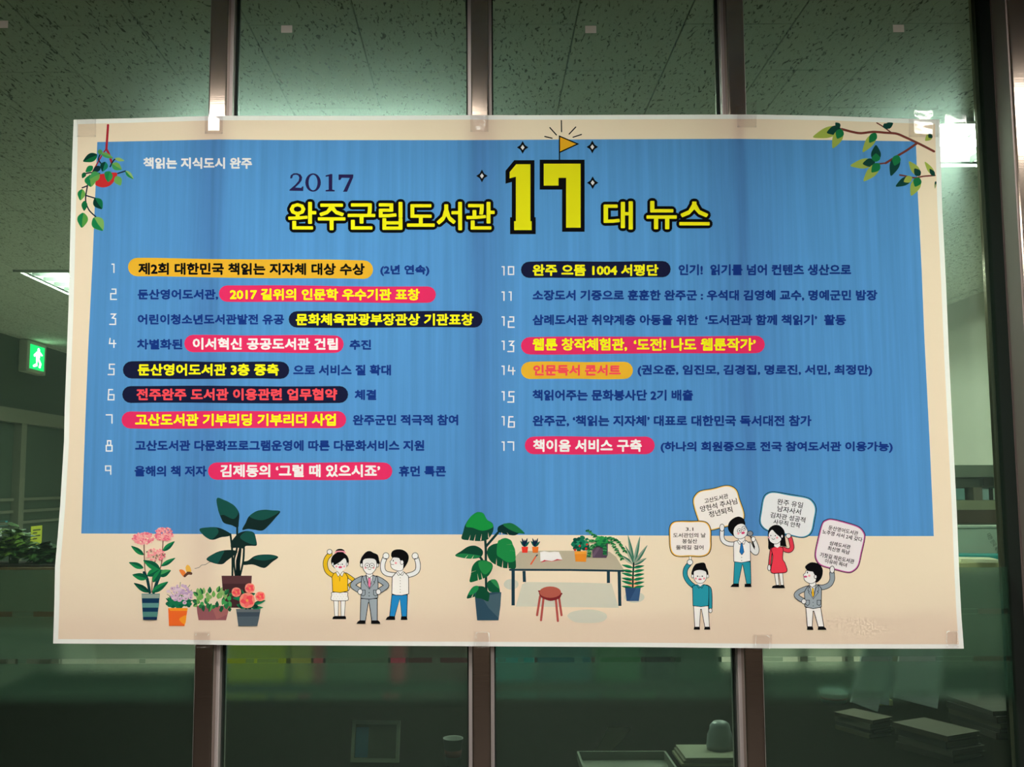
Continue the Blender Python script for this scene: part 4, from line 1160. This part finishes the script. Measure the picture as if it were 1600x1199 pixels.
p = Print(1230, 800, 6.15, layer=24)  # man in grey jacket, right
p.P(SK, [(178,920),(322,920),(352,1105),(298,1105),(256,955),(248,955),(240,1105),(194,1105)], False, BLK, 6)
shoes(p, [(190,1136),(194,1105),(246,1106),(252,1136)], [(293,1136),(298,1105),(350,1103),(372,1120),(378,1136)])
p.limb(GREY, [(430,590),(432,650),(405,700),(350,725),(300,725)], 46, lw=6)
p.E(SK, 432, 556, 22, 34, out=BLK, lw=6)
p.limb(GREY, [(190,735),(120,765),(88,800),(120,835),(160,855)], 44, lw=6)
p.P(GREY, [(165,770),(200,710),(300,700),(330,740),(328,850),(328,915),(250,932),(170,912),(168,840)], False, BLK, 6)
p.P(WH, [(215,705),(272,705),(250,840)], False, BLK, 5); p.P((236,190,40), [(238,735),(254,735),(258,800),(247,825),(236,800)], False, BLK, 3)
p.P(GREY, [(204,714),(222,735),(248,838),(205,775),(212,765),(200,758)], False, BLK, 5); p.P(GREY, [(300,702),(275,735),(252,838),(300,775),(290,765),(302,756)], False, BLK, 5)
for x in (178, 288): p.P(GREY, [(x,850),(x+36,850),(x+36,885),(x+20,902),(x,892)], False, BLK, 5)
p.E(BLK, 249, 872, 4); p.E(BLK, 250, 905, 4)
p.E(SK, 160, 862, 22, 24, out=BLK, lw=5)
p.P(SK, [(212,670),(275,660),(275,705),(240,728),(214,708)], False, BLK, 5)
p.P(BLK, [(188,560),(172,530),(200,500),(240,486),(300,500),(338,545),(340,600),(320,650),(275,680),(240,620)], True)
p.P(SK, [(185,565),(215,570),(248,575),(262,600),(278,620),(272,670),(230,690),(195,680),(165,655),(160,625),(156,605),(172,590)], True, BLK, 5)
p.E(SK, 272, 625, 13, 18, out=BLK, lw=5)
p.E(BLK, 194, 584, 5, 10); p.E(CHK, 212, 615, 11); p.E((200,80,130), 175, 624, 18, 9)
p.done('printed_person', banner, 'man in a grey jacket with a yellow tie holding up a placard')

# ---- printed plants and furniture
G1, G2, G3, G4, G5 = (22,92,66), (32,134,80), (18,62,52), (122,176,84), (70,160,92)
def leaf(p, col, a, b, w, col2=None, bend=0.0):
    ax, ay = a; bx_, by = b; dx, dy = bx_-ax, by-ay; l = math.hypot(dx, dy) or 1; nx, ny = -dy/l, dx/l
    def q(t, s): return (ax+dx*t + nx*(s*w + bend*l*math.sin(math.pi*t)), ay+dy*t + ny*(s*w + bend*l*math.sin(math.pi*t)))
    pts = [q(0,0), q(.22,.42), q(.5,.5), q(.8,.28), q(1,0), q(.8,-.28), q(.5,-.5), q(.22,-.42)]
    p.P(col, pts, True)
    if col2: p.P(col2, [q(0,0), q(.22,.40), q(.5,.48), q(.8,.26), q(1,0), q(.5,.02)], True)
rnd = random.Random(7)
def blobs(p, cols, cx, cy, rx, ry, n, r0, r1, flat=1.0):
    for i in range(n):
        a, d = rnd.uniform(0, 6.283), math.sqrt(rnd.random())
        r = rnd.uniform(r0, r1)
        p.E(cols[rnd.randrange(len(cols))], cx+rx*d*math.cos(a), cy+ry*d*math.sin(a), r*1.35, r*flat, rot=rnd.uniform(-40,40), n=7); p.layer -= 0.2

p = Print(200, 770, 10, layer=4)      # pink flowering plant in striped pot
for a in ([(250,800),(262,1180),(290,1300),(330,1560)], [(548,730),(530,1060),(500,1200)], [(430,1050),(400,1180),(378,1400),(372,1560)]): p.L((130,88,76), a, 17, True)
p.L((24,60,66), [(540,1230),(480,1330),(400,1560)], 50, True); p.L((24,60,66), [(250,1250),(300,1350),(340,1560)], 44, True)
for a, b, w, c in (((245,975),(50,835),80,G2),((545,915),(728,762),80,G2),((240,1180),(15,1092),90,G2),((520,1150),(738,1022),70,G2),((300,1300),(500,1190),110,G2),
        ((500,1200),(240,1060),120,G2),((300,1340),(70,1285),110,G2),((480,1300),(668,1215),110,G5),((390,1400),(520,1200),100,G2),((330,1560),(92,1415),90,G1),((380,1560),(625,1395),100,G2)):
    leaf(p, c, a, b, w, G1 if c != G1 else G3)
PK = [(238,150,160),(226,118,140),(246,190,184),(240,160,166)]
blobs(p, PK, 245, 715, 170, 95, 150, 10, 17); blobs(p, PK, 560, 650, 150, 105, 150, 10, 17)
blobs(p, PK + [(120,120,96),(240,150,160)], 430, 970, 155, 95, 120, 8, 15)
pot = [(212,1580),(498,1580),(478,1790),(450,1988),(235,1988),(222,1790)]
p.P((70,128,128), pot, False)
for y0, y1, c in ((1655,1725,(26,56,88)),(1730,1795,(96,150,146)),(1800,1862,(26,56,88)),(1870,1940,(84,138,130)),(1945,1988,(26,50,84)),(1590,1650,(150,166,156))):
    f = lambda y: (212 + (y-1580)*0.06, 498 - (y-1580)*0.118)
    p.P(c, [(f(y0)[0],y0),(f(y0)[1],y0),(f(y1)[1],y1),(f(y1)[0],y1)], False)
p.done('printed_plant', banner, 'pink flowering plant in a striped teal pot')

p = Print(200, 870, 10, layer=4)      # lilac flowers, orange pot
for i in range(16):
    x = 590 + i*28; leaf(p, (G1,G2,(24,110,80))[i%3], (770,790), (x, 560+abs(770-x)*0.5), 60)
blobs(p, [(24,100,72),(30,120,80)], 790, 740, 190, 55, 26, 22, 36)
for x, y in ((745,480),(820,400),(970,440),(1000,520),(640,520),(610,590)): p.L((60,110,80), [(780,700),(x,y)], 8)
blobs(p, [(206,180,204),(190,160,196),(222,200,214)], 810, 560, 190, 130, 60, 14, 28)
for x, y in ((810,665),(885,722),(905,660),(745,610),(690,500),(980,640)): p.E((212,186,206), x, y, 32, 28); p.E((170,130,160), x, y, 12)
p.P((232,108,46), [(628,805),(932,805),(918,900),(882,1085),(640,1085)], False)
p.P((236,156,46), [(635,805),(932,805),(925,850),(660,850)], False); p.P((236,156,46), [(800,980),(890,920),(912,940),(885,1060)], True)
p.done('printed_plant', banner, 'lilac flowers in an orange pot')

p = Print(300, 770, 8, layer=4)       # dark leafed plant
DG1, DG2 = (26,46,44), (30,84,76)
for a in ([(505,1045),(505,850),(500,700),(480,520)], [(545,1045),(525,850),(560,700),(565,430)], [(600,1045),(640,860),(650,700)]): p.L(DG1, a, 24, True)
p.P((18,32,32), [(545,1050),(550,850),(590,690),(620,700),(600,900),(608,1050)], False)
for pts, hi in (([(310,75),(400,92),(480,130),(540,175),(590,260),(585,370),(572,440),(500,410),(400,380),(360,310),(325,210)], [(310,75),(400,92),(480,130),(540,175),(580,250),(520,330),(400,280),(345,270)]),
        ([(628,465),(670,380),(710,300),(800,235),(900,215),(1000,222),(1102,236),(1040,320),(960,410),(880,475),(780,465),(700,455)], [(720,300),(800,238),(900,218),(1000,224),(1090,240),(960,320),(850,345)]),
        ([(95,455),(200,435),(310,435),(400,465),(480,515),(460,545),(360,560),(270,590),(200,575),(130,520)], [(97,457),(200,437),(300,437),(330,500),(250,585),(190,568),(130,520)]),
        ([(490,620),(540,550),(590,505),(680,480),(770,500),(800,580),(808,660),(740,665),(670,670),(650,700),(560,690),(490,690)], [(600,560),(680,485),(765,505),(795,580),(800,650),(700,630)]),
        ([(180,833),(280,760),(380,725),(500,718),(570,740),(520,790),(440,850),(380,895),(280,885)], [(185,833),(280,765),(400,728),(370,800),(320,885),(260,870)]),
        ([(640,865),(700,850),(780,795),(880,775),(1000,778),(1078,808),(1000,870),(920,938),(860,935),(760,900),(645,905)], [(760,820),(880,780),(1000,783),(1060,810),(900,850)])):
    p.P(DG1, pts, True); p.P(DG2, hi, True)
p.P((90,58,62), [(370,1040),(748,1040),(735,1250),(700,1440),(420,1440),(385,1250)], False); p.P((72,46,50), [(382,1140),(742,1140),(725,1300),(700,1440),(420,1440),(388,1250)], False)
p.done('printed_plant', banner, 'dark broad leafed plant in a brown pot')

p = Print(300, 880, 10.9, layer=16)   # bushy green planter + pink roses
p.P((150,92,98), [(78,730),(640,730),(612,850),(580,975),(112,975),(90,850)], False); p.P((168,104,104), [(330,740),(636,735),(600,880),(420,960)], False)
for i in range(46):
    x = rnd.uniform(50, 650); y = rnd.uniform(520, 770); c = [(34,92,62),(44,122,72),(70,160,90),(116,172,90),(140,180,110)][min(4, int((770-y)/52))]
    leaf(p, c, (x, y), (x + rnd.uniform(-50,50), y - rnd.choice((-70,-100,80,110))), 62)
for a, b in (((100,560),(22,495)),((170,540),(140,425)),((300,520),(305,405)),((430,500),(470,392)),((560,540),(628,448)),((80,660),(5,640)),((90,700),(22,740)),((330,690),(290,835)),((640,560),(690,520))):
    leaf(p, rnd.choice([(90,168,90),(120,176,96),(44,124,76)]), a, b, 70, (36,96,62))
p.done('printed_plant', banner, 'bushy green plant in a long mauve planter')
p = Print(300, 880, 10.9, layer=62)
p.P((84,98,108), [(750,785),(1168,785),(1140,950),(1112,1075),(788,1075),(770,930)], False); p.P((66,80,92), [(758,840),(1158,840),(1145,910),(770,915)], False); p.P((104,112,116), [(760,790),(1165,790),(1160,835),(765,840)], False)
for a, b in (((900,770),(760,710)),((1000,760),(840,450)),((1050,700),(1250,640)),((1000,760),(1210,760)),((900,620),(690,600)),((960,560),(1080,520)),((860,780),(800,690)),((1050,760),(1120,690))):
    leaf(p, rnd.choice([(20,64,52),(32,120,80),(24,92,66)]), a, b, 62, (30,130,90))
blobs(p, [(20,60,50),(30,80,60)], 980, 745, 150, 32, 16, 18, 28)
for x, y, r in ((755,498,80),(985,430,84),(940,640,130),(1162,570,82)):
    p.P((250,150,130), [(x + r*(1+.05*(i%2))*math.cos(i*.7854), y + r*(1+.05*(i%2))*math.sin(i*.7854)) for i in range(8)], True)
    for i in range(5):
        a = i*1.2566+.5; leaf(p, ((238,84,96),(244,112,110))[i%2], (x, y), (x + r*.9*math.cos(a), y + r*.9*math.sin(a)), r*.75)
    p.E((250,160,90), x, y, r*.18)
p.done('printed_plant', banner, 'pink roses in a slate grey pot')
p = Print(200, 870, 10, layer=4)      # butterfly
p.P((228,180,80), [(910,230),(900,170),(930,130),(970,160),(990,220),(975,245),(925,245)], True); p.P((228,130,62), [(800,215),(850,205),(900,250),(890,320),(850,300)], True)
p.P((96,66,54), [(905,260),(935,235),(1000,250),(995,285),(940,285),(890,325),(868,300)], True)
p.L((90,80,80), [(1040,188),(1110,170),(1150,135),(1210,125),(1260,95),(1330,65)], 7, True)
p.done('printed_butterfly', banner)

def monstera(p, pts, col, hi, cuts):
    p.P(col, pts, True)
    if hi: p.P(hi[0], hi[1], True)
    for a, b in cuts: p.P(CREAMINK, [(a[0]-5,a[1]), (a[0]+5,a[1]), b], False)
CREAMINK = (240,216,194)
p = Print(700, 790, 6.3, layer=4)
for a in ([(378,860),(372,640),(372,440),(365,320)], [(378,400),(430,340),(490,270)], [(375,600),(330,530),(310,500)]): p.L((26,58,54), a, 24, True)
monstera(p, [(135,330),(150,260),(170,190),(215,120),(260,80),(300,65),(350,80),(385,140),(440,180),(445,250),(410,315),(370,345),(300,352),(220,345)], (24,74,56), ((30,150,70), [(175,205),(215,120),(260,82),(300,67),(350,82),(385,140),(438,182),(435,220),(340,250),(240,220)]), [((205,345),(222,290)),((258,350),(272,285)),((322,345),(332,280)),((400,320),(395,265))])
monstera(p, [(490,260),(495,210),(560,180),(620,175),(680,205),(755,275),(700,275),(660,295),(590,290),(520,270)], (20,52,48), ((34,120,70), [(540,185),(620,178),(680,205),(750,270),(690,272),(600,235)]), [((530,285),(528,262)),((600,298),(580,265))])
monstera(p, [(70,495),(130,450),(200,405),(270,398),(330,430),(345,470),(320,510),(250,525),(160,520)], (22,70,52), ((36,130,76), [(75,495),(130,475),(220,480),(320,500),(250,522),(160,518)]), [((170,520),(200,485)),((235,525),(255,490))])
monstera(p, [(385,480),(395,420),(440,385),(490,370),(520,335),(570,322),(620,345),(640,390),(660,440),(665,520),(665,620),(600,620),(540,615),(480,590),(420,550)], (22,84,56), ((34,140,74), [(490,360),(520,338),(570,325),(620,348),(640,390),(658,440),(662,540),(590,560),(520,520),(480,480)]), [((535,618),(540,540)),((590,620),(590,560)),((475,592),(478,520)),((660,380),(560,388)),((668,450),(600,445))])
monstera(p, [(215,755),(225,680),(240,600),(290,545),(360,540),(430,570),(438,620),(400,690),(350,720),(290,740)], (22,96,58), ((40,140,74), [(300,560),(360,545),(425,575),(430,620),(370,680),(320,640)]), [((300,740),(290,670)),((340,728),(325,660)),((225,660),(285,640))])
monstera(p, [(185,915),(210,850),(250,800),(300,795),(360,805),(400,870),(400,930),(340,940),(280,900),(230,910)], (22,80,56), ((34,140,80), [(200,880),(250,802),(300,797),(280,860)]), [((235,905),(250,870))])
monstera(p, [(385,780),(400,745),(460,728),(495,770),(512,850),(505,885),(440,860),(400,840)], (24,90,60), ((50,140,84), [(420,742),(460,730),(492,770),(500,820)]), [])
p.P((50,80,98), [(262,860),(525,855),(515,1000),(497,1132),(287,1132),(272,980)], False); p.P((74,100,112), [(330,900),(522,862),(512,1000),(497,1110),(400,1010)], False)
p.P((22,80,56), [(300,830),(400,850),(402,930),(385,945),(330,920),(270,905)], True)
p.done('printed_plant', banner, 'tall split leafed plant in a blue grey pot')

p = Print(790, 820, 6.957, layer=2)   # table scene
SH = (206,206,192)
p.E(SH, 60, 650, 80, 58); p.P(SH, [(110,890),(180,650),(220,625),(700,630),(1150,640),(1230,905)], False)
p.P(SH, [(672,990),(720,950),(850,926),(980,930),(1080,965),(1100,1010),(1060,1050),(960,1070),(780,1065),(700,1030)], True)
p.P((184,176,156), [(110,345),(160,290),(360,285),(700,285),(1130,295),(1200,350),(1285,490),(700,492),(110,490)], False)
TB = (34,62,76)
p.L(TB, [(48,492),(700,494),(1280,504)], 22)
for a, b, w in (((82,500),(82,880),36),((200,505),(205,625),34),((1117,505),(1117,636),34),((1234,505),(1242,885),34)): p.P(TB, [(a[0]-w/2,a[1]),(a[0]+w/2,a[1]),(b[0]+w/2,b[1]),(b[0]-w/2,b[1])], False)
p.done('printed_table', banner, 'long grey table with dark legs')
p = Print(790, 820, 6.957, layer=22)
for a, b in (((375,780),(342,985)),((412,800),(385,1040)),((545,800),(568,1048)),((580,790),(608,985))): p.L((180,88,80), [a, b], 24)
p.P((128,44,48), [(362,740),(372,715),(600,740),(605,770),(580,805),(490,830),(400,800),(370,770)], True); p.E((182,96,82), 485, 735, 118, 62)
p.done('printed_stool', banner, 'round red brown stool')
p = Print(790, 820, 6.957, layer=22)
for x, c in ((208,(222,62,50)),(322,(226,120,50))):
    p.P(c, [(x-34,242),(x+36,242),(x+30,306),(x-28,306)], False)
    for dx, h in ((-48,65),(-30,95),(0,80),(28,95),(52,60)): leaf(p, ((20,40,66),(28,90,80))[dx in (-48,52)], (x,242), (x+dx,242-h), 24)
p.L((232,96,60), [(275,430),(330,345)], 14); p.L(TB, [(332,343),(345,330)], 12)
p.P(WH, [(378,400),(375,300),(420,290),(480,300),(530,295),(580,298),(618,380),(560,380),(505,398),(440,388)], False)
p.P((206,52,80), [(380,415),(420,385),(505,400),(560,375),(618,385),(560,388),(505,403),(440,395)], False)
p.done('printed_desk_objects', banner, 'two small pots, a pencil and an open book')
p = Print(790, 820, 6.957, layer=22)
blobs(p, [(28,120,90),(40,150,110),(20,80,66)], 820, 210, 85, 75, 46, 15, 26); p.L((30,60,50), [(812,290),(815,200)], 10)
for x, y in ((805,232),(875,262),(755,275),(885,215)): p.E((198,52,50), x, y, 13)
p.P((232,148,50), [(748,292),(882,288),(874,405),(760,402)], False); p.P((238,170,70), [(748,292),(882,288),(880,318),(752,322)], False)
p.P((92,76,96), [(940,250),(1112,170),(1110,330),(1095,362),(946,360)], False); p.P((112,92,112), [(945,330),(1000,240),(1030,250),(960,355)], False)
for a in ([(1040,180),(960,110),(890,60)], [(1050,170),(1150,140),(1240,200),(1300,290)], [(1060,190),(1150,190),(1210,280),(1270,370)], [(1000,200),(930,250),(900,340)], [(1060,190),(1080,250),(1080,320)], [(1040,150),(1110,140),(1190,160)], [(990,180),(920,170)]):
    sp = spline(a, False, 7)
    for i, q in enumerate(sp): 
        for s in (-1, 1): leaf(p, ((34,120,66),(70,160,96),(28,90,60))[i%3], q, (q[0]+s*22+rnd.uniform(-6,6), q[1]+rnd.uniform(-8,26)), 17)
blobs(p, [(44,150,80),(60,170,90),(30,110,70)], 1040, 190, 62, 50, 30, 12, 22)
p.done('printed_plant', banner, 'berry plant in an orange pot and trailing fern in a plum pot')
p = Print(790, 820, 6.957, layer=3)
p.E(SH, 1400, 790, 110, 60); p.P((244,178,140), [(1330,690),(1380,560),(1450,690)], True)
for b, c in (((1330,115),(130,160,140)),((1460,130),(140,168,150)),((1540,225),(150,160,146)),((1530,365),(160,166,150)),((1250,330),(190,190,170)),((1300,230),(180,184,164))): leaf(p, c, (1395,440), b, 40, (60,120,100))
p.L((26,44,42), [(1382,690),(1385,560),(1392,420)], 18)
for i in range(6):
    y = 440 + i*44
    leaf(p, ((24,110,76),(20,80,62))[i%2], (1385,y+30), (1262,y-2+12*(i%2)), 32, (34,140,90)); leaf(p, ((20,80,62),(24,110,76))[i%2], (1390,y+30), (1508,y+8), 32, (34,140,90))
p.P((48,78,118), [(1298,690),(1468,690),(1448,832),(1315,832)], False); p.P((60,94,134), [(1420,690),(1468,690),(1448,832),(1345,832)], False)
p.done('printed_plant', banner, 'spiky yucca in a dark blue pot')

# hanging plant, top left
p = Print(100, 190, 6.66, layer=4)
RP = (206,52,54)
p.L((172,44,56), [(458,38),(442,280)], 24); p.L((172,44,56), [(440,285),(400,340),(300,520)], 14); p.L((172,44,56), [(440,285),(468,340),(500,440)], 24, True)
p.P(RP, [(325,650),(360,560),(400,545),(520,530),(555,545),(530,610),(480,665),(420,685),(370,680)], True)
for a in ([(370,540),(300,530),(230,540)], [(380,330),(360,400),(420,470)], [(560,540),(640,515)], [(270,560),(240,690),(225,820),(260,920),(330,990)], [(230,770),(330,800)], [(240,670),(190,690)], [(480,470),(520,400),(560,385)]): p.L((34,44,60), a, 14, True)
for a, b, w, c, d in (((345,345),(200,415),90,(24,110,66),G3),((385,330),(510,380),50,(110,170,90),G5),((530,385),(628,408),36,(150,190,110),None),((500,440),(600,500),80,(120,176,86),G5),((430,420),(400,520),80,(30,130,100),G3),
        ((380,470),(300,520),60,(24,52,56),None),((300,465),(225,525),60,(28,132,76),None),((220,530),(190,590),44,(24,100,60),None),((270,560),(280,680),120,(110,170,86),G2),((370,545),(265,600),100,(110,170,86),G5),((480,520),(440,600),90,(40,140,80),None),((470,530),(460,630),80,(50,150,84),G2),
        ((540,570),(590,665),80,(110,172,92),None),((640,515),(722,598),50,(150,190,110),G2),((190,705),(170,820),80,(110,170,80),G2),((215,825),(210,930),60,(24,110,66),None),((320,800),(395,910),100,(24,116,76),G3),((200,950),(185,1105),110,(90,160,76),G2),((310,1000),(405,1135),130,(130,184,100),G2),((380,290),(370,345),50,(90,150,80),None)):
    leaf(p, c, a, b, w, d)
p.done('printed_plant', banner, 'trailing plant in a red hanging pot')

# branch, top right
p = Print(1260, 180, 7.27, layer=4)
BR = (124,64,56)
for a, w in (([(400,158),(520,190),(620,205),(760,190),(900,200),(1020,210),(1110,245),(1250,310),(1350,360),(1450,412)], 26), ([(800,88),(870,130),(960,195)], 14), ([(1255,320),(1140,400),(1040,460),(900,545)], 26), ([(900,545),(760,560)], 18), ([(1460,685),(1330,695),(1230,712),(1120,690),(1060,680)], 17)): p.L(BR, a, w, True)
LG, DGN, MG = (166,186,86), (26,72,62), (32,126,74)
for a, b, w, c1, c2 in (((390,150),(75,250),120,LG,DGN),((380,140),(330,85),60,DGN,None),((400,160),(300,375),110,LG,MG),((790,205),(640,420),100,LG,MG),((895,140),(985,90),70,DGN,None),((885,95),(920,160),60,DGN,None),
        ((780,530),(500,575),110,LG,DGN),((790,530),(790,340),110,DGN,MG),((830,550),(650,750),110,LG,MG),((1040,455),(960,690),110,DGN,MG),((1290,690),(1165,525),90,LG,DGN),((1280,710),(1190,915),110,LG,MG),((1200,705),(1015,810),90,DGN,LG),((1455,690),(1345,530),60,LG,DGN),((1425,220),(1350,290),70,LG,DGN),((1470,750),(1460,835),24,(150,160,110),DGN)):
    leaf(p, c1, a, b, w)
    if c2: leaf(p, c2, a, (a[0]+(b[0]-a[0])*.5, a[1]+(b[1]-a[1])*.5), w*.86)
p.done('printed_branch', banner, 'brown branch with yellow green leaves')
